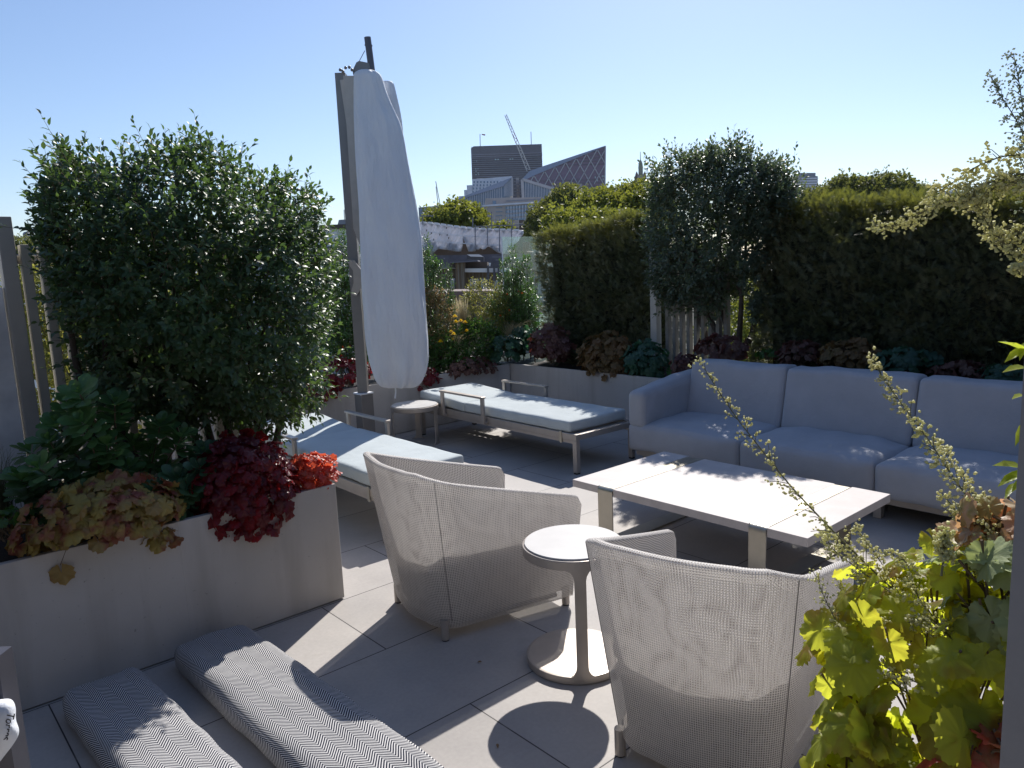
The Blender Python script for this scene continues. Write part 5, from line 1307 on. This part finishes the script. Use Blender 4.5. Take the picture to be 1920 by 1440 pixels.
# pale stone offices, lower centre
D = 420; t = bthing('stone_offices', 'pale stone office block with long window bands in the centre', 'building', 960, 395, D)
blk('upper_block', *(Z4(600, 0)[0], Z4(1110, 0)[0]), Z4(0, 688)[1], D+6, 20, BM['stone'], t, y2=Z4(0, 676)[1])
blk('lower_block', *(Z4(580, 0)[0], Z4(1100, 0)[0]), Z4(0, 746)[1], D, 24, BM['stone'], t, y2=Z4(0, 712)[1])
bars('cornice', [(*Z4(578, 745), *Z4(1100, 710))], D, .9, 1.6, BM['white'], t, -.5)
for r_ in range(4):
    y = 752+r_*30
    ext('window_band', [Z4(752, y-2), Z4(1070, y-24), Z4(1070, y-4), Z4(752, y+17)], D, .3, BM['win'], t, dz=-.35)
    ext('window', [Z4(678, y+4), Z4(728, y+2), Z4(728, y+8), Z4(678, y+10)], D, .3, BM['win'], t, dz=-.35)
bars('mullions', [(*Z4(770+k*22, 745-k*1.4), *Z4(771+k*22, 838)) for k in range(14)], D, .35, .3, BM['white'], t, -.55)
ext('window', [Z4(655, 706), Z4(680, 705), Z4(680, 732), Z4(655, 733)], D+6, .3, BM['win'], t, dz=-.35)
ext('window_band', [Z4(756, 704), Z4(1080, 686), Z4(1080, 694), Z4(756, 712)], D+6, .3, BM['slab'], t, dz=-.35)
# mid ground row of parapets below it
D = 230; t = bthing('terrace_block', 'long low brown terrace with scaffold rails behind the white sheeting', 'building', 950, 415, D)
blk('wall', Z4(610, 0)[0], Z4(940, 0)[0], Z4(0, 850)[1], D, 10, BM['brown'], t)
bars('ledges', [(*Z4(620, 862+k*14), *Z4(850, 858+k*14)) for k in range(4)], D, .5, .8, BM['stone'], t, -.5)
bars('scaffold', [(*Z4(620+k*46, 800+(k % 3)*12), *Z4(622+k*46, 930)) for k in range(8)]+[(*Z4(610, 885), *Z4(950, 872))], D, .12, .12, BM['craneW'], t, -3)
# low block left of the wings
D = 400; t = bthing('office_block', 'low flat glass office block at the left foot of the skyline', 'building', 810, 400, D)
blk('wall', Z4(98, 0)[0], Z4(312, 0)[0], Z4(0, 756)[1], D, 20, BM['slab'], t, y2=Z4(0, 736)[1])
for r_ in range(4): ext('window_band', [Z4(104, 768+r_*26), Z4(258, 758+r_*26), Z4(258, 772+r_*26), Z4(104, 782+r_*26)], D, .3, BM['win'], t, dz=-.4)
# cranes
def crane(label, base, tip, D, red=None, w_=1.6, mast=None):
    t = bthing('tower_crane', label, 'crane', base[0], base[1], D); loc = np.array(t.location)
    a = Dp(*base, D); b_ = Dp(*tip, D); ax = nrm(b_-a); sd_ = nrm(np.cross(ax, hd)); L = np.linalg.norm(b_-a); k = 18; th = w_*.12
    def lat(i0, i1, mat, nm):
        bm = B()
        for s in (-1, 1):
            for q in (-1, 1): bar(bm, Vector(a+ax*L*i0/k+sd_*s*w_/2*(1-.5*i0/k)+hd*q*w_/2-loc), Vector(a+ax*L*i1/k+sd_*s*w_/2*(1-.5*i1/k)+hd*q*w_/2-loc), th, th)
        for i in range(i0, i1):
            s = 1 if i % 2 else -1
            bar(bm, Vector(a+ax*L*i/k+sd_*s*w_/2*(1-.5*i/k)-loc), Vector(a+ax*L*(i+1)/k-sd_*s*w_/2*(1-.5*i/k)-loc), th, th)
        obj(nm, bm, mat, t)
    if red: lat(0, red[0], BM['craneW'], 'jib'); lat(red[0], red[1], BM['craneR'], 'jib_section'); lat(red[1], k, BM['craneW'], 'jib')
    else: lat(0, k, BM['craneW'], 'jib')
    bm = B(); p = Dp(base[0]+1, base[1], D); q = np.array([p[0], p[1], GZ]); bar(bm, Vector(p-loc), Vector(q-loc), w_, w_); obj('mast', bm, BM['craneW'], t)
    return t
crane('luffing crane with red and white jib leaning over the dark tower', Z4(925, 478), Z4(752, 62), 500, (9, 12), 2.2)
t2_ = bthing('site_crane', 'second thin crane far left above the low glass block', 'crane', 822, 380, 520)
bars('jib', [(*Z4(262, 740), *Z4(228, 560)), (*Z4(246, 740), *Z4(230, 600))], 520, .5, .5, BM['craneW'], t2_)
bm = B(); p = Dp(*Z4(255, 740), 520); loc = np.array(t2_.location); bar(bm, Vector(p-loc), Vector((p[0]-loc[0], p[1]-loc[1], 0)), 1.2, 1.2); obj('mast', bm, BM['craneW'], t2_)
# striped brick campanile
D = 640; t = bthing('bell_tower', 'striped brick bell tower with a small dome above the trees', 'tower', 1202, 340, D)
Z3 = lambda a, b_: (1180+a/3., 220+b_/3.)
blk('shaft', Z3(33, 0)[0], Z3(98, 0)[0], Z3(0, 350)[1], D, 20, BM['stripe'], t)
blk('belfry', Z3(44, 0)[0], Z3(88, 0)[0], Z3(0, 322)[1], D+2, 14, BM['stripe'], t)
bars('stripes', [(*Z3(33, 356+k*9), *Z3(98, 355+k*9)) for k in range(6)]+[(*Z3(45, 330+k*8), *Z3(87, 330+k*8)) for k in range(2)], D, .8, .6, BM['stone'], t, -.6)
bm = B(); loc = np.array(t.location); c = Dp(*Z3(64, 312), D+9)-loc; w3 = 25/3.*(D/FPX)/2
lathe(bm, [(w3, c[2]-3.2), (w3, c[2]+3.5), (w3*1.1, c[2]+3.6), (w3, c[2]+5), (w3*.9, c[2]+7), (w3*.6, c[2]+9), (w3*.2, c[2]+10.4), (.3, c[2]+11), (.2, c[2]+17), (0, c[2]+17)], c[0], c[1], 16); obj('dome', bm, BM['green'], t)
for s in (-1, 1):
    bm = B(); c2 = Dp(*Z3(64+s*22, 345), D+4)-loc; lathe(bm, [(1.6, c2[2]-2), (1.5, c2[2]+2), (1, c2[2]+4), (0, c2[2]+6)], c2[0], c2[1], 10); obj('turret', bm, BM['stripe'], t)
# far right tower and small block
D = 900; t = bthing('office_tower', 'distant pale blue glass tower right of the tall bush', 'building', 1515, 345, D)
blk('wall', Z3(955, 0)[0], Z3(1060, 0)[0], Z3(0, 330)[1], D, 24, BM['slab'], t)
blk('crown', Z3(965, 0)[0], Z3(1048, 0)[0], Z3(0, 312)[1], D+3, 16, BM['slab'], t)
bars('floor_bands', [(*Z3(955, 345+k*14), *Z3(1062, 343+k*14)) for k in range(9)], D, 1.6, .6, BM['white'], t, -.6)
D = 500; t = bthing('rooftop_building', 'grey building top with railings above the right hedge', 'building', 1790, 365, D)
blk('wall', 1766, 1806, 366, D, 20, BM['slab'], t); blk('plant_room', 1774, 1800, 358, D+3, 10, BM['white'], t)
bars('rail', [(1776, 357, 1806, 356), (1800, 357, 1800, 347)], D, .5, .5, BM['dark'], t)
D = 700; t = bthing('domed_building', 'tiny domed building on the skyline above the slat fence', 'building', 50, 445, D)
blk('wall', 43, 58, 441, D, 14, BM['slab'], t)
bm = B(); loc = np.array(t.location); c = Dp(50, 441, D+7)-loc; lathe(bm, [(3.2, c[2]), (2.9, c[2]+1.6), (1.9, c[2]+2.8), (0, c[2]+3.4)], c[0], c[1], 14); obj('dome', bm, BM['slab'], t)

# ---- sheeted building site and the brick house in front of it
Z7 = lambda a, b_: (760+a/7.68, 400+b_/7.68)
D = 46; t = bthing('sheeted_building', 'wide building behind torn white scaffold sheeting with a dark hole', 'building', 880, 450, D)
loc = np.array(t.location)
topl = [(150, 125), (400, 140), (700, 185), (1000, 215), (1300, 228), (1700, 243)]
botl = [(1700, 300), (1600, 420), (1480, 585), (1400, 590), (1330, 560), (1240, 500), (1185, 475), (1150, 515), (1110, 520), (1085, 495), (1050, 528), (1030, 505), (1025, 530), (960, 550), (900, 548), (885, 470), (850, 400), (835, 348), (825, 470), (815, 545), (740, 550), (600, 525), (470, 510), (345, 508), (360, 610), (150, 612)]
def topz(x): return np.interp(x, [p[0] for p in topl], [p[1] for p in topl])
def botz(x):
    b2 = sorted(botl); return np.interp(x, [p[0] for p in b2], [p[1] for p in b2])
nx, nz = 90, 10; V = []
for i in range(nx+1):
    x = 150+1550*i/nx
    for j in range(nz+1):
        y = topz(x)+(botz(x)-topz(x))*j/nz; dd = D+.25*math.sin(x*.021)*(j/nz)+.12*math.sin(x*.06+j)
        V.append(Dp(*Z7(x, y), dd)-loc)
F = [(i*(nz+1)+j, (i+1)*(nz+1)+j, (i+1)*(nz+1)+j+1, i*(nz+1)+j+1) for i in range(nx) for j in range(nz)]
o = npmesh('sheeting', V, [np.array(F)], BM['sheet'], t, True); sm = o.modifiers.new('s', 'SOLIDIFY'); sm.thickness = .04
bars('sheet_bands', [(*Z7(160, 245), *Z7(700, 315)), (*Z7(700, 315), *Z7(1380, 355)), (*Z7(200, 370), *Z7(700, 425)), (*Z7(700, 425), *Z7(1380, 462))], D, .05, .05, BM['cornice'], t, -.35)
bars('scaffold', [(*Z7(x, topz(x)-50), *Z7(x+2, botz(x)-20)) for x in (1005, 1180, 1355, 1530)]+[(*Z7(1240, topz(1240)-250), *Z7(1243, topz(1240))), (*Z7(970, 60), *Z7(972, 215)), (*Z7(1540, 60), *Z7(1540, 240))], D, .06, .06, BM['fin'], t, -.45)
L = []
for k in range(15):
    x = 230+k*95; L.append((*Z7(x, topz(x)+3), *Z7(x+70, topz(x+70)+3)))
bars('coping', L, D, .12, .5, BM['cornice'], t, -.2)
for q in ((*Z7(1000, 190), *Z7(1720, 165)), (*Z7(250, 160), *Z7(250, 35)), (*Z7(230, 35), *Z7(400, 38))): bars('rail', [q], D, .05, .05, BM['fin'], t, -.5)
ext('wall', [Z7(150, 150), Z7(1690, 262), Z7(1690, 620), Z7(150, 700)], D, 8, BM['brown'], t, dz=1.2)
ext('tear_patch', [Z7(600+k, q) for k, q in ((0, 470), (4, 470), (4, 474), (0, 474))], D, .01, BM['brown'], t, dz=-.3)
for (a, b_) in ((375, 285), (497, 305), (603, 312), (625, 355), (410, 377), (1180, 390), (305, 245), (595, 210)):
    ext('tie', [Z7(a-6, b_-14), Z7(a+8, b_-8), Z7(a+2, b_+16), Z7(a-8, b_+10)], D, .02, BM['brown'], t, dz=-.42)
# chimneys at the right end
t = bthing('chimney_stack', 'row of red chimney pots seen through the glass screen', 'chimney', 975, 465, 50)
blk('wall', Z7(1570, 0)[0], Z7(1880, 0)[0], Z7(0, 575)[1], 50, 3, BM['stone'], t)
for k in range(5):
    bm = B(); p = Dp(*Z7(1605+k*42, 575), 50)-np.array(t.location); lathe(bm, [(.13, p[2]-.4), (.115, p[2]+.62), (.15, p[2]+.64), (.15, p[2]+.72), (.1, p[2]+.72), (0, p[2]+.7)], p[0], p[1], 12); obj('chimney_pot', bm, BM['brickr'], t)
# flat roof between, in front of the sheeting
t = bthing('flat_roof_building', 'flat grey roof with a bright skylight box below the sheeting', 'building', 880, 480, 42)
ext('wall', [Z7(100, 620), Z7(640, 600), Z7(1900, 580), Z7(1900, 900), Z7(100, 900)], 42, 3, BM['greyroof'], t)
def roofbox(nm, xl, xr, yt, yb, D, dp, side, top, par):
    ext(nm, [Z7(xl, yt), Z7(xr, yt), Z7(xr, yb), Z7(xl, yb)], D, dp, side, par)
ext('skylight', [Z7(885, 600), Z7(1128, 632), Z7(1128, 690), Z7(885, 660)], 40, 1.4, BM['dark'], t)
ext('skylight_top', [Z7(885, 592), Z7(1060, 590), Z7(1130, 628), Z7(940, 622)], 39.9, .4, BM['cornice'], t)
ext('hatch', [Z7(1570, 640), Z7(1710, 630), Z7(1710, 690), Z7(1570, 690)], 40, 1.2, BM['tglass'], t)
bars('pipe_rail', [(*Z7(1250, 628), *Z7(1560, 630)), (*Z7(1300, 672), *Z7(1700, 660)), (*Z7(560, 640), *Z7(560, 660))], 39, .05, .05, BM['fin'], t)
# brick house
D = 34; t = bthing('brick_house', 'brown brick house with white cornice and sash windows below the sheeting', 'house', 880, 520, D)
blk('wall', Z7(300, 0)[0], Z7(1900, 0)[0], Z7(0, 795)[1], D, 6, BM['brick'], t, y2=Z7(0, 800)[1])
ext('pier', [Z7(722, 705), Z7(850, 700), Z7(850, 1400), Z7(742, 1400)], D, 1., BM['brick'], t, dz=-.9)
ext('roof', [Z7(640, 700), Z7(1040, 672), Z7(1045, 690), Z7(850, 705), Z7(720, 712), Z7(645, 716)], D, 3, BM['greyroof'], t, dz=-1.2)
ext('dormer', [Z7(645, 712), Z7(1180, 700), Z7(1180, 790), Z7(645, 790)], D, 2.6, BM['brown'], t, dz=.3)
ext('cornice', [Z7(832, 795), Z7(1500, 790), Z7(1500, 850), Z7(845, 848)], D, .5, BM['cornice'], t, dz=-.5)
ext('coping', [Z7(520, 786), Z7(720, 786), Z7(720, 797), Z7(520, 797)], D, .5, BM['stone'], t, dz=-.3)
for (a, b_, c, d) in ((930, 944, 1056, 1120), (1090, 944, 1190, 1120), (1282, 968, 1345, 1150), (650, 938, 716, 1100)):
    w_ = ext('window', [Z7(a, b_), Z7(c, b_), Z7(c, d), Z7(a, d)], D, .2, BM['cornice'], t, dz=-.08)
    o = ext('pane', [Z7(a+12, b_+14), Z7(c-12, b_+14), Z7(c-12, d-10), Z7(a+12, d-10)], D, .05, BM['win'], t, dz=-.14)
    o.parent = w_
    g = bars('glazing_bars', [(*Z7(a+(c-a)*f_, b_+14), *Z7(a+(c-a)*f_, d-10)) for f_ in (.33, .66)]+[(*Z7(a+10, (b_+d)/2), *Z7(c-10, (b_+d)/2))], D, .04, .03, BM['cornice'], t, -.18); g.parent = w_
for q in ((*Z7(1190, 750), *Z7(1196, 1150)), (*Z7(1278, 700), *Z7(1282, 1000)), (*Z7(565, 870), *Z7(570, 1120)), (*Z7(1342, 790), *Z7(1345, 1050))): bars('drainpipe', [q], D, .09, .09, BM['dark'], t, -.6)
ext('vent_cowl', [Z7(1200, 712), Z7(1232, 712), Z7(1222, 760), Z7(1208, 760)], D, .2, BM['cornice'], t, dz=-1)
# lower terrace glare below the house
t = bthing('lower_roof', 'pale sunlit lower roof just beyond the planter', 'roof', 860, 560, 16)
ext('slab', [Z7(300, 1125), Z7(1500, 1115), Z7(1500, 1180), Z7(300, 1190)], 16, 1.5, BM['stripe'], t)
# left: white roof seen between bush and mast, and rooftops behind the slat fence
Z38 = lambda a, b_: (560+a/3.787, 380+b_/3.787)
D = 30; t = bthing('white_roof_building', 'white roofed building glimpsed between the big bush and the mast', 'building', 640, 470, D)
ext('wall', [Z38(150, 190), Z38(380, 185), Z38(400, 640), Z38(-120, 640), Z38(-120, 240)], D, 6, BM['cornice'], t)
ext('coping', [Z38(150, 158), Z38(420, 150), Z38(420, 185), Z38(150, 188)], D, 6.2, BM['brown'], t, dz=-.1)
bars('cables', [(*Z38(165, 325), *Z38(400, 300)), (*Z38(165, 332), *Z38(400, 312)), (*Z38(200, 318), *Z38(400, 330))], D, .1, .1, BM['slab'], t)
bars('ledge', [(*Z38(130, 352), *Z38(410, 345))], D, .25, .4, BM['stone'], t, -.5)
t = bthing('rooftop_hut', 'small grey rooftop hut above the white roof left of the mast', 'building', 642, 412, 60)
ext('wall', [Z38(285, 122), Z38(345, 118), Z38(350, 160), Z38(275, 160)], 60, 4, BM['slab'], t)
bars('aerial', [(*Z38(325, 120), *Z38(322, 50)), (*Z38(345, 118), *Z38(343, 60))], 60, .05, .05, BM['fin'], t)
D = 55; t = bthing('pale_terrace', 'pale rendered building seen between the fence slats', 'building', 120, 560, D)
blk('wall', -60, 330, 500, D, 8, BM['cornice'], t, y2=486); ext('roof', [(-60, 480), (330, 464), (330, 486), (-60, 500)], D, 8, BM['greyroof'], t, dz=-.5)
for k in range(5): ext('window', [(20+k*50, 560), (40+k*50, 559), (40+k*50, 600), (20+k*50, 601)], D, .3, BM['win'], t, dz=-.2)
t = bthing('roof_row', 'row of far rooftops on the left horizon', 'building', 100, 470, 160)
blk('wall', -100, 640, 482, 160, 14, BM['slab'], t, y2=445)

# ---- trees
def tree(label, poly, D, n, size, T, mat, group='trees beyond the terrace', seed=0):
    n = int(n*1.7); size = size*.72
    W, nv, e = sample_crown(poly, n, lambda a, b: Dp(a, b, D), hd, T, 26, .55)
    cx_ = np.mean([p[0] for p in poly]); t = bthing('plane_tree', label, 'tree', cx_, 400, D, group)
    # clumps: pull points towards random clump centres so that light and dark masses form
    c = W[RS.choice(len(W), max(14, n//70))]; d2 = ((W[:, None, :]-c[None])**2).sum(2); k = d2.argmin(1); dv = W-c[k]; W = c[k]+unit(dv)*np.minimum(np.linalg.norm(dv, axis=1), size*3.6)[:, None]*RS.uniform(.55, 1.0, (len(W), 1))
    W = W+rv(len(W), size*.55)
    V, F = leaves(T_TF, W, rv(len(W)), rv(len(W)), size*RS.uniform(.55, 1.15, len(W)))
    o = npmesh('crown', V, F, mat); reloc(t, o)
    b_ = np.array(t.location); m = W.mean(0)
    o = limbs(None, [b_]*5, [m+RS.normal(0, 1, 3)*np.array([T*.25, T*.25, T*.08])-np.array([0, 0, T*.45]) for _ in range(5)], .35*T/6, wob=.3, seed=seed, nb=0); reloc(t, o)
    return t
tree('rounded green tree left of the centre, above the white sheeting', [(800, 418), (803, 400), (828, 398), (845, 384), (862, 385), (882, 388), (900, 400), (915, 418), (922, 440), (800, 440)], 95, 2600, 1.0, 5, LM['tree'], seed=1)
tree('small sprig of tree top above the torn sheeting', [(925, 430), (940, 422), (958, 424), (960, 440), (925, 440)], 90, 260, .8, 2, LM['tree'], seed=2)
tree('dark green tree at the left end of the long tree mass', [(992, 412), (1005, 390), (1030, 378), (1040, 362), (1062, 352), (1085, 362), (1100, 380), (1100, 440), (990, 450)], 100, 3000, 1.0, 6, LM['tree2'], seed=3)
tree('broad sunlit tree above the left hedge', [(1080, 380), (1092, 362), (1120, 358), (1150, 362), (1175, 350), (1215, 345), (1250, 352), (1260, 430), (1085, 440), (1060, 405)], 92, 4600, 1.0, 7, LM['tree'], seed=4)
tree('light green tree in front of the dark one, just over the hedge', [(1025, 420), (1035, 398), (1060, 395), (1085, 410), (1120, 400), (1150, 405), (1180, 400), (1180, 450), (1025, 450)], 78, 2600, .9, 5, LM['tree'], seed=5)
tree('tree top behind the tall bush on its right', [(1490, 372), (1505, 360), (1540, 362), (1550, 345), (1570, 335), (1600, 338), (1615, 355), (1615, 400), (1490, 400)], 110, 1700, 1.1, 5, LM['tree2'], seed=6)
tree('rounded dark tree above the middle of the right hedge', [(1612, 360), (1625, 340), (1650, 334), (1680, 330), (1700, 345), (1712, 365), (1712, 395), (1612, 395)], 105, 1900, 1.1, 5, LM['tree2'], seed=7)
tree('small tree top beside the creamy flower spray', [(1715, 365), (1725, 350), (1738, 348), (1755, 370), (1755, 392), (1712, 392)], 120, 500, 1.0, 3, LM['tree2'], seed=8)
tree('shaggy tree at the right edge behind the flower sprays', [(1840, 372), (1860, 345), (1890, 335), (1925, 340), (1960, 345), (1960, 400), (1840, 400)], 90, 1500, .9, 5, LM['tree'], seed=9)
tree('low line of tree tops at the left horizon', [(-20, 470), (20, 455), (42, 448), (64, 452), (120, 450), (120, 490), (-20, 490)], 150, 900, 1.3, 5, LM['tree2'], seed=10)
tree('tree seen between slats at the far left', [(60, 520), (150, 470), (300, 480), (400, 520), (380, 700), (60, 700)], 26, 2400, .42, 2.5, LM['tree'], seed=11)
tree('leafy crown glimpsed under the tall bush on the right', [(1320, 540), (1480, 500), (1480, 700), (1300, 700)], 30, 1500, .4, 2.5, LM['tree'], seed=12)
# glass screen at the back planter
yg = 7.62; a = Yp(941, 444, yg)
t = thing('glass_screen', 'frameless glass balustrade between the upright shrubs and the hedge', 'glass screen', (a[0]+.5, yg, .5))
bm = B(); box(bm, a[0], a[0]+1.3, yg-.006, yg+.006, .5, a[2]); bmesh.ops.translate(bm, vec=-Vector(t.location), verts=bm.verts); obj('pane', bm, MT['glass'], t)
bm = B(); box(bm, a[0]-.006, a[0]-.0005, yg-.008, yg+.008, .5, a[2]); bmesh.ops.translate(bm, vec=-Vector(t.location), verts=bm.verts); obj('edge_strip', bm, MT['towel'], t)

# ---- thin city haze
hb = B(); box(hb, -2600, 2600, -2600, 2600, -23.5, 130)
hm = bpy.data.materials.new('haze_air'); hm.use_nodes = True; hn = hm.node_tree; hn.nodes.clear()
ho = hn.nodes.new('ShaderNodeOutputMaterial'); hv = hn.nodes.new('ShaderNodeVolumePrincipled'); hv.inputs['Color'].default_value = (.8, .87, 1, 1); hv.inputs['Density'].default_value = .00006
hn.links.new(hv.outputs[0], ho.inputs['Volume'])
tag(obj('haze', hb, hm), kind='stuff')
